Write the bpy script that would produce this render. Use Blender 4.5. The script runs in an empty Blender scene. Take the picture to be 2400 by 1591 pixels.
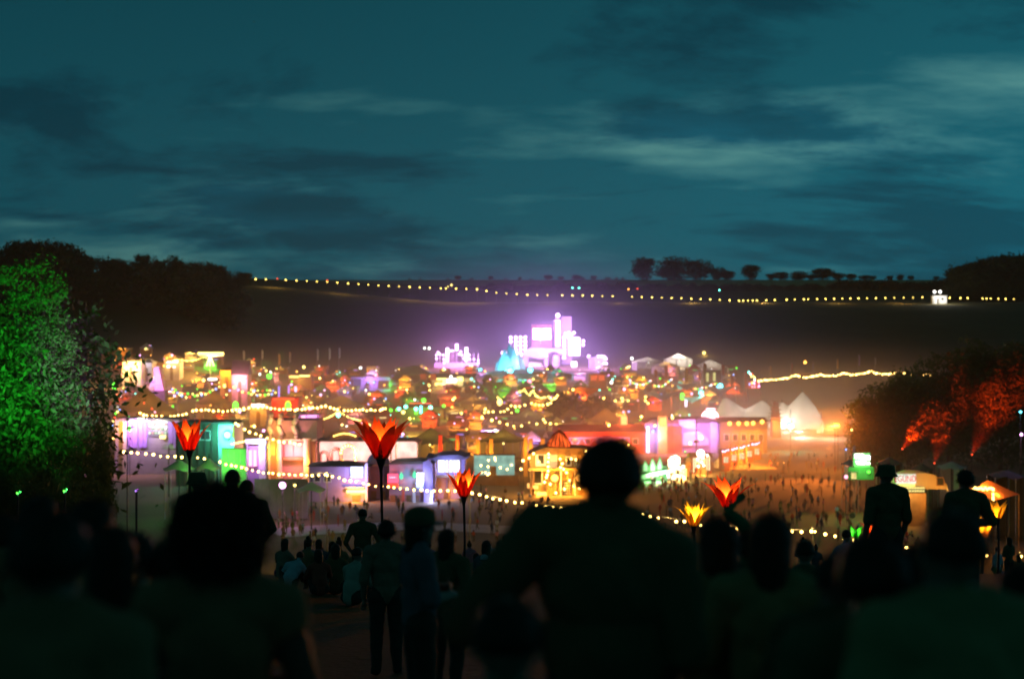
import bpy, bmesh, math, random
import numpy as np
from mathutils import Vector, Matrix, noise as mnoise

scene = bpy.context.scene
COL = scene.collection
rnd = random.Random(7)

# ------------------------------------------------------------------ camera
EYE = 26.0            # eye height above the valley floor (m)
FP = 3333.33          # focal length in photograph pixels (50 mm on 36 mm, 2400 px)
HZ = 808.0            # row of the eye-level horizon in the photograph
cam_data = bpy.data.cameras.new("camera")
cam_data.lens = 50
cam_data.sensor_width = 36
cam_data.shift_y = (HZ - 795.5) / 2400
cam_data.clip_start = 0.1
cam_data.clip_end = 9000
cam_data.dof.use_dof = True
cam_data.dof.focus_distance = 27
cam_data.dof.aperture_fstop = 1.25
cam = bpy.data.objects.new("camera", cam_data)
cam.location = (0, 0, EYE)
cam.rotation_euler = (math.radians(90), 0, 0)
COL.objects.link(cam)
scene.camera = cam

# ------------------------------------------------------------------ sky: after sunset, broken cloud
world = bpy.data.worlds.new("World")
scene.world = world
world.use_nodes = True
wt = world.node_tree
wt.nodes.clear()
W = wt.nodes.new
def wl(a, b): wt.links.new(a, b)
out = W("ShaderNodeOutputWorld")
bg = W("ShaderNodeBackground")
bg.inputs[1].default_value = 0.10
sky = W("ShaderNodeTexSky")
sky.sky_type = 'NISHITA'
sky.sun_disc = False
sky.sun_elevation = math.radians(0.3)
sky.sun_rotation = math.radians(62)
sky.altitude = 100
sky.air_density = 1.0
sky.dust_density = 0.6
sky.ozone_density = 2.0
bw = W("ShaderNodeRGBToBW")
wl(sky.outputs[0], bw.inputs[0])
tc = W("ShaderNodeTexCoord")
sep = W("ShaderNodeSeparateXYZ")
wl(tc.outputs["Generated"], sep.inputs[0])
# project the view direction on a flat cloud deck
zc = W("ShaderNodeMath"); zc.operation = 'MAXIMUM'; zc.inputs[1].default_value = 0.0
wl(sep.outputs[2], zc.inputs[0])
za = W("ShaderNodeMath"); za.operation = 'ADD'; za.inputs[1].default_value = 0.24
wl(zc.outputs[0], za.inputs[0])
dx = W("ShaderNodeMath"); dx.operation = 'DIVIDE'
dy = W("ShaderNodeMath"); dy.operation = 'DIVIDE'
wl(sep.outputs[0], dx.inputs[0]); wl(za.outputs[0], dx.inputs[1])
wl(sep.outputs[1], dy.inputs[0]); wl(za.outputs[0], dy.inputs[1])
cmb = W("ShaderNodeCombineXYZ")
wl(dx.outputs[0], cmb.inputs[0]); wl(dy.outputs[0], cmb.inputs[1])
mp = W("ShaderNodeMapping")
mp.inputs["Location"].default_value = (1.3, 5.6, 0.0)
mp.inputs["Rotation"].default_value = (0, 0, math.radians(9))
mp.inputs["Scale"].default_value = (0.80, 1.15, 1)
wl(cmb.outputs[0], mp.inputs[0])
nz = W("ShaderNodeTexNoise"); nz.inputs["Scale"].default_value = 1.55
nz.inputs["Detail"].default_value = 9; nz.inputs["Roughness"].default_value = 0.64
nz.inputs["Distortion"].default_value = 0.35
wl(mp.outputs[0], nz.inputs["Vector"])
ramp = W("ShaderNodeValToRGB")                 # where cloud stands in front of the clear dusk
ramp.color_ramp.elements[0].position = 0.48
ramp.color_ramp.elements[1].position = 0.575
wl(nz.outputs[0], ramp.inputs[0])
mp2 = W("ShaderNodeMapping"); mp2.inputs["Location"].default_value = (8.4, 4.7, 2.0); mp2.inputs["Scale"].default_value = (0.62, 1.25, 1)
wl(cmb.outputs[0], mp2.inputs[0])
n2 = W("ShaderNodeTexNoise"); n2.inputs["Scale"].default_value = 1.6; n2.inputs["Detail"].default_value = 8; n2.inputs["Roughness"].default_value = .58
wl(mp2.outputs[0], n2.inputs["Vector"])
veil = W("ShaderNodeValToRGB"); veil.color_ramp.elements[0].position = 0.52; veil.color_ramp.elements[1].position = 0.66
wl(n2.outputs[0], veil.inputs[0])
# clear dusk teal, thin high veil paler and greyer, cloud undersides darker
glow = W("ShaderNodeMixRGB"); glow.inputs[1].default_value = (0.045, 0.70, 0.95, 1); glow.inputs[2].default_value = (0.30, 1.0, 1.0, 1)
wl(veil.outputs[0], glow.inputs[0])
veilv = W("ShaderNodeMapRange"); veilv.inputs[3].default_value = 1.75; veilv.inputs[4].default_value = 3.0
wl(veil.outputs[0], veilv.inputs[0])
cloudv = W("ShaderNodeMapRange"); cloudv.inputs[3].default_value = 1.0; cloudv.inputs[4].default_value = 0.60
wl(ramp.outputs[0], cloudv.inputs[0])
m0 = W("ShaderNodeMath"); m0.operation = 'MULTIPLY'
wl(veilv.outputs[0], m0.inputs[0]); wl(cloudv.outputs[0], m0.inputs[1])
m1 = W("ShaderNodeMath"); m1.operation = 'MULTIPLY'
wl(bw.outputs[0], m1.inputs[0]); wl(m0.outputs[0], m1.inputs[1])
tint = W("ShaderNodeMixRGB"); tint.inputs[2].default_value = (0.04, 0.66, 0.98, 1)
wl(ramp.outputs[0], tint.inputs[0]); wl(glow.outputs[0], tint.inputs[1])
vm = W("ShaderNodeVectorMath"); vm.operation = 'SCALE'
wl(tint.outputs[0], vm.inputs[0]); wl(m1.outputs[0], vm.inputs["Scale"])
wl(vm.outputs[0], bg.inputs[0])
wl(bg.outputs[0], out.inputs[0])

# ------------------------------------------------------------------ exposure and sampling
scene.view_settings.view_transform = 'Standard'
scene.view_settings.look = 'None'
scene.view_settings.exposure = 0
scene.view_settings.gamma = 1
scene.view_settings.use_curve_mapping = False
cy = scene.cycles
cy.use_denoising = True
cy.denoiser = 'OPENIMAGEDENOISE'
cy.max_bounces = 4
cy.adaptive_threshold = 0.02
cy.diffuse_bounces = 2
cy.glossy_bounces = 1
cy.transmission_bounces = 2
cy.volume_bounces = 0
cy.transparent_max_bounces = 6
cy.sample_clamp_indirect = 3.0
cy.sample_clamp_direct = 0.0
cy.use_light_tree = True
cy.caustics_reflective = False
cy.caustics_refractive = False

# ------------------------------------------------------------------ helpers
MATS = {}
LAMP_GAIN = 2.5
def M(name, col, rough=0.85, var=0.3, scale=4.0, spec=0.2, metal=0.0, bump=0.0, transl=0.0, alt=None):
    """procedural surface: base colour broken up by noise, optional relief and translucency"""
    if name in MATS: return MATS[name]
    m = bpy.data.materials.new(name); m.use_nodes = True
    nt = m.node_tree; nt.nodes.clear(); N = nt.nodes.new; L = nt.links.new
    o = N("ShaderNodeOutputMaterial"); b = N("ShaderNodeBsdfPrincipled")
    t = N("ShaderNodeTexCoord"); n = N("ShaderNodeTexNoise")
    n.inputs["Scale"].default_value = scale; n.inputs["Detail"].default_value = 3
    L(t.outputs["Object"], n.inputs["Vector"])
    mx = N("ShaderNodeMixRGB")
    a = alt if alt else tuple(c * (1 - var) for c in col)
    mx.inputs[1].default_value = (*a, 1)
    mx.inputs[2].default_value = (*[min(1, c * (1 + var * 0.6)) for c in col], 1)
    L(n.outputs[0], mx.inputs[0]); L(mx.outputs[0], b.inputs["Base Color"])
    b.inputs["Roughness"].default_value = rough
    b.inputs["Metallic"].default_value = metal
    b.inputs["Specular IOR Level"].default_value = spec
    if bump:
        bp = N("ShaderNodeBump"); bp.inputs["Strength"].default_value = bump; bp.inputs["Distance"].default_value = 0.05
        L(n.outputs[0], bp.inputs["Height"]); L(bp.outputs[0], b.inputs["Normal"])
    if transl:
        tr = N("ShaderNodeBsdfTranslucent"); L(mx.outputs[0], tr.inputs[0])
        ms = N("ShaderNodeMixShader"); ms.inputs[0].default_value = transl
        L(b.outputs[0], ms.inputs[1]); L(tr.outputs[0], ms.inputs[2]); L(ms.outputs[0], o.inputs[0])
    else:
        L(b.outputs[0], o.inputs[0])
    MATS[name] = m
    return m

def E(name, col, strength, sample=False, var=0.0, scale=2.0):
    """a thing that gives off light: bulbs, screens, neon, lit signs"""
    if name in MATS: return MATS[name]
    m = bpy.data.materials.new(name); m.use_nodes = True
    nt = m.node_tree; nt.nodes.clear(); N = nt.nodes.new; L = nt.links.new
    o = N("ShaderNodeOutputMaterial"); e = N("ShaderNodeEmission")
    e.inputs[0].default_value = (*col, 1); e.inputs[1].default_value = strength
    if var:
        t = N("ShaderNodeTexCoord"); n = N("ShaderNodeTexNoise"); n.inputs["Scale"].default_value = scale
        L(t.outputs["Object"], n.inputs["Vector"])
        mr = N("ShaderNodeMapRange"); mr.inputs[1].default_value = 0.3; mr.inputs[2].default_value = 0.7
        mr.inputs[3].default_value = strength * (1 - var); mr.inputs[4].default_value = strength * (1 + var)
        L(n.outputs[0], mr.inputs[0]); L(mr.outputs[0], e.inputs[1])
    L(e.outputs[0], o.inputs[0])
    m.cycles.emission_sampling = 'AUTO' if sample else 'NONE'
    MATS[name] = m
    return m

class MB:
    """collects shapes, builds them as one mesh object"""
    def __init__(s): s.v = []; s.f = []; s.mi = []; s.cur = 0
    def add(s, vs, fs):
        o = len(s.v); s.v.extend([tuple(p) for p in vs]); s.f.extend([tuple(i + o for i in f) for f in fs]); s.mi.extend([s.cur] * len(fs)); return s
    def box(s, x0, x1, y0, y1, z0, z1):
        return s.add([(x0,y0,z0),(x1,y0,z0),(x1,y1,z0),(x0,y1,z0),(x0,y0,z1),(x1,y0,z1),(x1,y1,z1),(x0,y1,z1)],
                     [(0,3,2,1),(4,5,6,7),(0,1,5,4),(1,2,6,5),(2,3,7,6),(3,0,4,7)])
    def tube(s, pts, rad, n=6, cap=True):
        pts = [Vector(p) for p in pts]; k = len(pts)
        rads = rad if isinstance(rad, (list, tuple)) else [rad] * k
        base = len(s.v); ref = Vector((0, 0, 1))
        for i, p in enumerate(pts):
            t = (pts[min(i + 1, k - 1)] - pts[max(i - 1, 0)]).normalized()
            r = Vector((1, 0, 0)) if abs(t.dot(ref)) > 0.95 else ref
            a = t.cross(r).normalized(); b = t.cross(a)
            for j in range(n):
                q = 2 * math.pi * j / n
                s.v.append(tuple(p + (a * math.cos(q) + b * math.sin(q)) * rads[i]))
        fs = []
        for i in range(k - 1):
            for j in range(n):
                fs.append((base+i*n+j, base+i*n+(j+1)%n, base+(i+1)*n+(j+1)%n, base+(i+1)*n+j))
        if cap:
            fs.append(tuple(base + j for j in range(n))[::-1]); fs.append(tuple(base + (k-1)*n + j for j in range(n)))
        s.f.extend(fs); s.mi.extend([s.cur] * len(fs)); return s
    def lathe(s, prof, n=12, c=(0, 0, 0), sx=1, sy=1):
        base = len(s.v); k = len(prof)
        for (r, z) in prof:
            for j in range(n):
                q = 2 * math.pi * j / n
                s.v.append((c[0] + r*math.cos(q)*sx, c[1] + r*math.sin(q)*sy, c[2] + z))
        fs = []
        for i in range(k - 1):
            for j in range(n):
                fs.append((base+i*n+j, base+i*n+(j+1)%n, base+(i+1)*n+(j+1)%n, base+(i+1)*n+j))
        s.f.extend(fs); s.mi.extend([s.cur] * len(fs)); return s
    def ball(s, c, r, n=8, m=6, sc=(1, 1, 1)):
        prof = [(max(1e-4, r*math.sin(math.pi*i/m)), -r*math.cos(math.pi*i/m)*sc[2]) for i in range(m + 1)]
        return s.lathe(prof, n, c, sc[0], sc[1])
    def prism(s, poly, y0, y1):
        """outline in x,z pushed from y0 to y1"""
        n = len(poly)
        vs = [(p[0], y0, p[1]) for p in poly] + [(p[0], y1, p[1]) for p in poly]
        fs = [tuple(range(n))[::-1] if False else tuple(range(n)), tuple(range(2*n - 1, n - 1, -1))]
        fs += [(i, i + n, (i+1) % n + n, (i+1) % n) for i in range(n)]
        return s.add(vs, fs)
    def mesh(s, name, mats, smooth=False):
        me = bpy.data.meshes.new(name); me.from_pydata(s.v, [], s.f)
        for m in (mats if isinstance(mats, (list, tuple)) else [mats]): me.materials.append(m)
        if isinstance(mats, (list, tuple)) and len(mats) > 1: me.polygons.foreach_set("material_index", s.mi)
        if smooth: me.polygons.foreach_set("use_smooth", [True] * len(me.polygons))
        me.update(); return me
    def build(s, name, mats, parent=None, smooth=False, loc=None):
        return ob(name, s.mesh(name, mats, smooth), parent, loc)

def ob(name, data, parent=None, loc=None):
    o = bpy.data.objects.new(name, data); COL.objects.link(o)
    if parent: o.parent = parent
    if loc is not None: o.location = loc
    return o
def tag(o, label, cat, group=None):
    o["label"] = label; o["category"] = cat
    if group: o["group"] = group
    return o
def empty(name, loc, label, cat, group=None, rz=0):
    o = ob(name, None, None, loc); o.rotation_euler = (0, 0, rz); o.empty_display_size = 0.2
    return tag(o, label, cat, group)
def copy_tree(o, loc=None, rz=None, scale=None, parent=None):
    c = o.copy(); COL.objects.link(c); c.parent = parent
    if loc is not None: c.location = loc
    if rz is not None: c.rotation_euler = (0, 0, rz)
    if scale is not None: c.scale = scale
    for ch in o.children: copy_tree(ch, parent=c)
    return c
def lamp(kind, loc, col, power, parent=None, aim=None, angle=60, blend=0.5, radius=0.15):
    l = bpy.data.lights.new("lamp_light", kind); l.color = col; l.energy = power * LAMP_GAIN
    l.shadow_soft_size = radius
    if kind == 'SPOT': l.spot_size = math.radians(angle); l.spot_blend = blend
    o = bpy.data.objects.new("lamp_light", l); COL.objects.link(o)
    if parent: o.parent = parent
    o.location = loc
    if aim is not None:
        o.rotation_euler = (Vector(aim) - Vector(loc)).to_track_quat('-Z', 'Y').to_euler()
    return o

def smooth(a, b, x):
    t = min(1, max(0, (x - a) / (b - a))); return t * t * (3 - 2 * t)

# ------------------------------------------------------------------ terrain heights
GY = [-60, 0, 4, 11, 18, 26, 36, 48, 60, 80, 100, 120, 140, 165, 300, 380, 450, 550, 650, 700, 750, 800, 900, 1000, 1050, 1200, 1350, 1500, 2000, 3000]
GZ = [2.5, -1.62, -2.02, -2.75, -3.37, -4.35, -5.75, -8.2, -11, -16.2, -20.6, -23.8, -25.4, -26, -26, -25.2, -23.2, -18.6, -12.5, -8.6, -0.5, 8.5, 22.5, 29.5, 33, 50, 62, 63, 50, 20]
_gy = np.arange(-60, 3000, 1.0)
_gz = np.interp(_gy, GY, GZ)
_k = np.concatenate([_gz[:1].repeat(30), _gz, _gz[-1:].repeat(30)])
_far = np.convolve(_k, np.ones(61) / 61, 'same')[30:-30]
_near = np.convolve(_k, np.ones(7) / 7, 'same')[30:-30]
_w = np.clip((_gy - 120) / 120, 0, 1)
_gz = _near * (1 - _w) + _far * _w
def G(x, y):
    z = float(np.interp(y, _gy, _gz))
    u = x / max(y, 30.0)
    # the far slope climbs higher towards the wood on the west side and around the road there
    if y > 500:
        z += 12 * smooth(-0.03, -0.2, u) * smooth(800, 980, y) * (1 - smooth(1080, 1320, y))
        z += 29 * smooth(-0.14, -0.26, u) * smooth(520, 790, y) * (1 - smooth(800, 980, y))
    z -= .45 * math.exp(-((x + 2.2) / 1.9) ** 2) * smooth(7, 15, y) * (1 - smooth(32, 50, y))
    if y > 40: z += 0.35 * mnoise.noise(Vector((x * 0.03, y * 0.03, 0))) * smooth(40, 120, y)
    else: z += 0.05 * mnoise.noise(Vector((x * 0.4, y * 0.4, 3)))
    return z + EYE
def P(px, py, d): return Vector(((px - 1200) / FP * d, d, EYE - (py - HZ) / FP * d))
def X(px, d): return (px - 1200) / FP * d
def S(d): return d / FP
# ------------------------------------------------------------------ ground
def ground_material():
    m = bpy.data.materials.new("grass_ground"); m.use_nodes = True
    nt = m.node_tree; nt.nodes.clear(); N = nt.nodes.new; L = nt.links.new
    o = N("ShaderNodeOutputMaterial"); b = N("ShaderNodeBsdfPrincipled")
    g = N("ShaderNodeNewGeometry"); s = N("ShaderNodeSeparateXYZ"); L(g.outputs["Position"], s.inputs[0])
    n1 = N("ShaderNodeTexNoise"); n1.inputs["Scale"].default_value = 0.05; n1.inputs["Detail"].default_value = 8; n1.inputs["Roughness"].default_value = .65
    L(g.outputs["Position"], n1.inputs["Vector"])
    n2 = N("ShaderNodeTexNoise"); n2.inputs["Scale"].default_value = 9; n2.inputs["Detail"].default_value = 4
    L(g.outputs["Position"], n2.inputs["Vector"])
    grass = N("ShaderNodeMixRGB"); grass.inputs[1].default_value = (.03, .05, .012, 1); grass.inputs[2].default_value = (.075, .08, .024, 1)
    L(n1.outputs[0], grass.inputs[0])
    # trampled dusty valley floor
    dust = N("ShaderNodeMixRGB"); dust.inputs[1].default_value = (.17, .12, .07, 1); dust.inputs[2].default_value = (.30, .22, .14, 1)
    L(n1.outputs[0], dust.inputs[0])
    a = N("ShaderNodeMapRange"); a.interpolation_type = 'SMOOTHSTEP'; a.inputs[1].default_value = 130; a.inputs[2].default_value = 190; L(s.outputs[1], a.inputs[0])
    c = N("ShaderNodeMapRange"); c.interpolation_type = 'SMOOTHSTEP'; c.inputs[1].default_value = 720; c.inputs[2].default_value = 640; L(s.outputs[1], c.inputs[0])
    mul = N("ShaderNodeMath"); mul.operation = 'MULTIPLY'; L(a.outputs[0], mul.inputs[0]); L(c.outputs[0], mul.inputs[1])
    mx = N("ShaderNodeMixRGB"); L(mul.outputs[0], mx.inputs[0]); L(grass.outputs[0], mx.inputs[1]); L(dust.outputs[0], mx.inputs[2])
    # dry stubble on the far slope
    dr = N("ShaderNodeMapRange"); dr.interpolation_type = 'SMOOTHSTEP'; dr.inputs[1].default_value = 660; dr.inputs[2].default_value = 800; L(s.outputs[1], dr.inputs[0])
    dry = N("ShaderNodeMixRGB"); dry.inputs[1].default_value = (.10, .088, .030, 1); dry.inputs[2].default_value = (.19, .155, .055, 1); L(n1.outputs[0], dry.inputs[0])
    mx0 = mx; mx = N("ShaderNodeMixRGB"); L(dr.outputs[0], mx.inputs[0]); L(mx0.outputs[0], mx.inputs[1]); L(dry.outputs[0], mx.inputs[2])
    # ripe corn on the far top
    st = N("ShaderNodeMapRange"); st.inputs[1].default_value = 1190; st.inputs[2].default_value = 1200; L(s.outputs[1], st.inputs[0])
    straw = N("ShaderNodeMixRGB"); L(st.outputs[0], straw.inputs[0]); L(mx.outputs[0], straw.inputs[1]); straw.inputs[2].default_value = (.58, .44, .18, 1)
    fine = N("ShaderNodeMixRGB"); fine.blend_type = 'MULTIPLY'; fine.inputs[0].default_value = .5
    L(straw.outputs[0], fine.inputs[1]); L(n2.outputs[0], fine.inputs[2]); L(fine.outputs[0], b.inputs["Base Color"])
    b.inputs["Roughness"].default_value = .95; b.inputs["Specular IOR Level"].default_value = .1
    bp = N("ShaderNodeBump"); bp.inputs["Strength"].default_value = .5; bp.inputs["Distance"].default_value = .06
    L(n2.outputs[0], bp.inputs["Height"]); L(bp.outputs[0], b.inputs["Normal"]); L(b.outputs[0], o.inputs[0])
    return m
ys = list(np.concatenate([np.arange(-40, 40, 1.5), np.arange(40, 200, 4), np.arange(200, 1400, 12), np.arange(1400, 3000, 100)]))
us = np.linspace(-1, 1, 121)
gv = []; gf = []
for y in ys:
    half = 40 + abs(y) * 0.75
    for u in us:
        x = u * half; gv.append((x, y, G(x, y)))
nu = len(us)
for i in range(len(ys) - 1):
    for j in range(nu - 1):
        gf.append((i*nu+j, i*nu+j+1, (i+1)*nu+j+1, (i+1)*nu+j))
gm = bpy.data.meshes.new("ground"); gm.from_pydata(gv, [], gf); gm.materials.append(ground_material())
gm.polygons.foreach_set("use_smooth", [True] * len(gf))
ground = ob("ground", gm); ground["kind"] = "structure"

# thin pale street through the stalls and the track on the far hillside, laid on the ground
def ribbon(name, pts, width, mat, lift=0.06):
    v = []; f = []
    for i, (x, y) in enumerate(pts):
        a = Vector(pts[max(i-1, 0)]); b = Vector(pts[min(i+1, len(pts)-1)]); t = (b - a).normalized(); n = Vector((-t.y, t.x)) * width / 2
        for s_ in (-1, -.33, .33, 1):
            p = (x + n.x * s_, y + n.y * s_); v.append((p[0], p[1], G(*p) + lift))
    for i in range(len(pts) - 1):
        for k in range(3): f.append((i*4+k, i*4+k+1, i*4+k+5, i*4+k+4))
    me = bpy.data.meshes.new(name); me.from_pydata(v, [], f); me.materials.append(mat)
    o = ob(name, me); o["kind"] = "structure"; return o
track = [(X(px, 1000 + 12 * math.sin(px * .01)), 1000 + 12 * math.sin(px * .01)) for px in range(480, 2420, 24)]
ribbon("hill_track", track, 7, M("chalk_track", (.34, .31, .24), .95, .3, .3), .25)
street = [(X(px, d), d) for px, d in [(640, 196), (760, 200), (880, 203), (1000, 204), (1120, 201), (1240, 198)]]
ribbon("paved_street", street, 9, M("street_boards", (.36, .33, .33), .8, .3, .6), .08)

# ------------------------------------------------------------------ trees
LEAF = M("leaf_green", (.055, .095, .025), .7, .45, 1.5, transl=.35, alt=(.03, .055, .015))
LEAFD = M("leaf_dark", (.04, .065, .022), .75, .4, 1.2, transl=.25, alt=(.022, .04, .014))
BARK = M("bark", (.09, .065, .045), .95, .5, 3)
def crown_mesh(name, seed, n_clump, per, size, lobes, leaf, mat):
    """leaf-sized faces gathered in clumps through the volume of several lobes (cx,cy,cz,rx,ry,rz)"""
    r = np.random.default_rng(seed)
    lb = np.array(lobes, float); vol = lb[:, 3:].prod(1); pick = lb[r.choice(len(lb), n_clump, p=vol / vol.sum())]
    d = r.normal(size=(n_clump, 3)); d /= np.linalg.norm(d, axis=1)[:, None]
    c = pick[:, :3] + d * pick[:, 3:] * (r.random(n_clump) ** .38)[:, None]
    cs = size * (.5 + r.random(n_clump))
    p = (c[:, None] + r.normal(size=(n_clump, per, 3)) * cs[:, None, None] * np.array([1, 1, .7])).reshape(-1, 3); n = len(p)
    a = r.normal(size=(n, 3)); a /= np.linalg.norm(a, axis=1)[:, None]
    e = np.cross(a, r.normal(size=(n, 3))); e /= np.linalg.norm(e, axis=1)[:, None]
    s1 = (leaf * (.6 + .8 * r.random(n)))[:, None]
    vs = np.stack([p - a*s1, p + e*s1*.45, p + a*s1, p - e*s1*.45], 1).reshape(-1, 3)
    me = bpy.data.meshes.new(name); me.vertices.add(4*n); me.vertices.foreach_set("co", vs.ravel())
    me.loops.add(4*n); me.loops.foreach_set("vertex_index", np.arange(4*n, dtype=np.int32))
    me.polygons.add(n); me.polygons.foreach_set("loop_start", np.arange(0, 4*n, 4, dtype=np.int32)); me.polygons.foreach_set("loop_total", np.full(n, 4, np.int32))
    me.update(calc_edges=True); me.validate(); me.materials.append(mat); return me
def trunk_mesh(name, h, r0, limbs, seed, spread=.5):
    q = random.Random(seed); b = MB()
    pts = [(0, 0, -.6)]; x = y = 0
    for i in range(1, 6):
        x += q.uniform(-.04, .04) * h; y += q.uniform(-.04, .04) * h; pts.append((x, y, h * i / 5))
    b.tube(pts, [r0 * 1.25, r0, r0*.85, r0*.65, r0*.42, r0*.16], 7)
    for k in range(limbs):
        i = q.choice([2, 3, 4]); p = Vector(pts[i]); a = q.uniform(0, 6.28); ln = h * spread * q.uniform(.5, 1)
        e = p + Vector((math.cos(a) * ln, math.sin(a) * ln, ln * q.uniform(.3, .9))); mid = (p + e) / 2 + Vector((0, 0, -.08 * ln))
        b.tube([p, mid, e], [r0*.38, r0*.22, r0*.07], 5)
    return b.mesh(name, BARK, True)
def tree(name, loc, label, group, tm, cm, sc=(1, 1, 1), rz=0, cat="tree"):
    e = empty(name, loc, label, cat, group, rz); e.scale = sc
    ob("trunk", tm, e); ob("crown", cm, e); return e
# far tree variants, unit: metres, about 14 m tall
def lobes_round(q, h, w, n=7):
    L = [(0, 0, h*.6, w*.42, w*.42, h*.34), (0, 0, h*.32, w*.37, w*.37, h*.22), (0, 0, h*.10, w*.27, w*.27, h*.12)]
    for k in range(n):
        a = q.uniform(0, 6.28); L.append((math.cos(a)*w*.28, math.sin(a)*w*.28, h*q.uniform(.25, .84), w*q.uniform(.17, .27), w*q.uniform(.17, .27), h*q.uniform(.11, .18)))
    return L
FAR = []
for k in range(5):
    q = random.Random(40 + k); h = 14; w = 13 + 2 * k % 5
    FAR.append((trunk_mesh("trunk", h*.7, .35, 5, k), crown_mesh("crown", 60 + k, 520, 9, .6, lobes_round(q, h, w), .46, LEAFD)))
BUSHM = []
for k in range(3):
    q = random.Random(90 + k)
    BUSHM.append((trunk_mesh("trunk", 2.2, .12, 4, 20 + k), crown_mesh("crown", 80 + k, 120, 5, .35, [(0, 0, 1.7, 2.1, 1.9, 1.6), (1.2, 0, 1.4, 1.3, 1.2, 1.2), (-1.2, .4, 1.3, 1.2, 1.3, 1.1)], .34, LEAFD)))
tq = random.Random(5)
def far_tree(px, d, top, label, group, wide=1.0, name="tree"):
    x = X(px, d); z = G(x, d); h = max(2.0, EYE - (top - HZ) * S(d) - z); k = tq.randrange(5); s = h / 14.3
    return tree(name, (x, d, z), label, group, *FAR[k], sc=(s*wide*tq.uniform(.8, 1.25), s*wide, s), rz=tq.uniform(0, 6.28))
# wood on the western brow: skyline read off the photograph
wood = [(0, 566), (30, 568), (60, 562), (95, 551), (120, 553), (150, 562), (180, 574), (205, 590), (240, 601), (275, 600), (300, 597), (330, 597), (350, 593), (375, 595), (400, 598), (425, 597), (450, 596), (475, 594), (500, 604), (515, 622), (530, 640)]
for i, (px, ty) in enumerate(wood):
    d = 760 + 25 * (i % 4)
    far_tree(px + tq.uniform(-6, 6), d, ty + tq.choice((-5, 0, 3, 9, 13)), "dark broadleaf tree in the wood crowning the western hillside", "trees of the hillside wood", tq.uniform(.7, 1.1))
    if px > 15 and i % 2 == 0:
        far_tree(px - 8, d - 40, ty + tq.uniform(20, 34), "dark broadleaf tree in the wood crowning the western hillside", "trees of the hillside wood", 1.2)
far_tree(560, 980, 633, "lone round tree beside the first lamps of the hill track", None, 1.5)
for px, ty, w, lab in [(1508, 597, 1.0, "tall oval tree standing first in the ridge-top clump"), (1580, 596, 1.45, "broad domed tree in the middle of the ridge-top clump"), (1640, 603, 1.2, "rounded tree on the sloping side of the ridge-top clump"),
                       (1683, 623, 1.3, "low spreading tree trailing off the ridge-top clump"), (1760, 617, 1.35, "solitary round tree past the ridge-top clump"),
                       (1705, 632, 1.4, "squat bushy tree between the ridge-top clump and the solitary tree")]:
    far_tree(px, 1330, ty, lab, "trees on the far ridge", w)
for px, ty in [(960, 653), (985, 655), (1050, 655), (1073, 645), (1105, 655), (1150, 646), (1185, 652), (1218, 649), (1245, 656), (1285, 643), (1315, 647), (1352, 643), (1365, 649), (1392, 645), (1425, 649), (1445, 650), (1460, 650),
               (1808, 640), (1832, 636), (1872, 633), (1902, 642), (1928, 626), (1965, 638), (1995, 640), (2025, 643), (2045, 645), (2085, 645), (2110, 642), (2135, 645), (2195, 646), (2230, 645)]:
    far_tree(px, 1350, ty, "small hedgerow tree breaking the skyline of the corn field", "hedgerow trees along the ridge", tq.uniform(1.4, 2.2))
for i, (px, ty) in enumerate([(2248, 640), (2262, 616), (2282, 608), (2310, 594), (2340, 597), (2362, 590), (2385, 586), (2410, 588), (2300, 640), (2350, 630), (2390, 625), (2270, 650)]):
    far_tree(px, 1060 - 14 * (i % 3), ty + tq.choice((-4, 0, 6)), "dark broadleaf tree in the copse above the eastern end of the track", "trees of the eastern copse", 1.2)
# hedge under the corn field: bushes one by one
for px in list(range(1130, 2240, 17)):
    d = 1150 + tq.uniform(-8, 8); x = X(px + tq.uniform(-5, 5), d); s = tq.uniform(1.0, 1.9) * (1.5 if px > 1950 else 1)
    tm, cm = BUSHM[tq.randrange(3)]
    tree("hedge_bush", (x, d, G(x, d)), "dark hedge bush in the row below the corn field", "hedge bushes below the corn field", tm, cm, (s*1.5, s, s), tq.uniform(0, 6), "bush")

# green floodlit tree at the west edge of the field
def big_tree():
    d = 78; x = X(70, d); z = G(x, d); h = EYE - (556 - HZ) * S(d) - z
    q = random.Random(3)
    lob = [(0, 0, h*.55, 2.9, 2.6, h*.36), (.4, 0, h*.8, 1.5, 1.5, h*.17), (2.0, -.3, h*.40, 2.2, 2.2, h*.24), (1.3, -.6, h*.62, 1.9, 1.8, h*.16), (2.4, -.2, h*.22, 1.9, 2.0, h*.13), (-3.4, 0, h*.5, 2.8, 2.4, h*.3), (-3.0, 0, h*.72, 2.0, 1.9, h*.16), (2.7, 0, h*.33, 1.6, 1.7, h*.12), (.2, 0, h*.25, 3.2, 2.4, h*.2)]
    for k in range(16):
        a = q.uniform(-2.9, 2.9); zz = q.uniform(.2, .9); w = 3.6 * (1.12 - zz) + .9
        lob.append((a * w / 3, -q.uniform(.2, 1) * w * .75, h * zz, .95, .9, .8))
    e = empty("broadleaf_tree", (x, d, z), "tall full tree floodlit vivid green beside the hill field", "tree")
    ob("trunk", trunk_mesh("trunk", h*.8, .42, 12, 9, .17), e)
    ob("crown", crown_mesh("crown", 5, 1700, 24, .27, lob, .105, LEAF), e)
    return x, d, z, h
bx, bd, bz, bh = big_tree()
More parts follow.
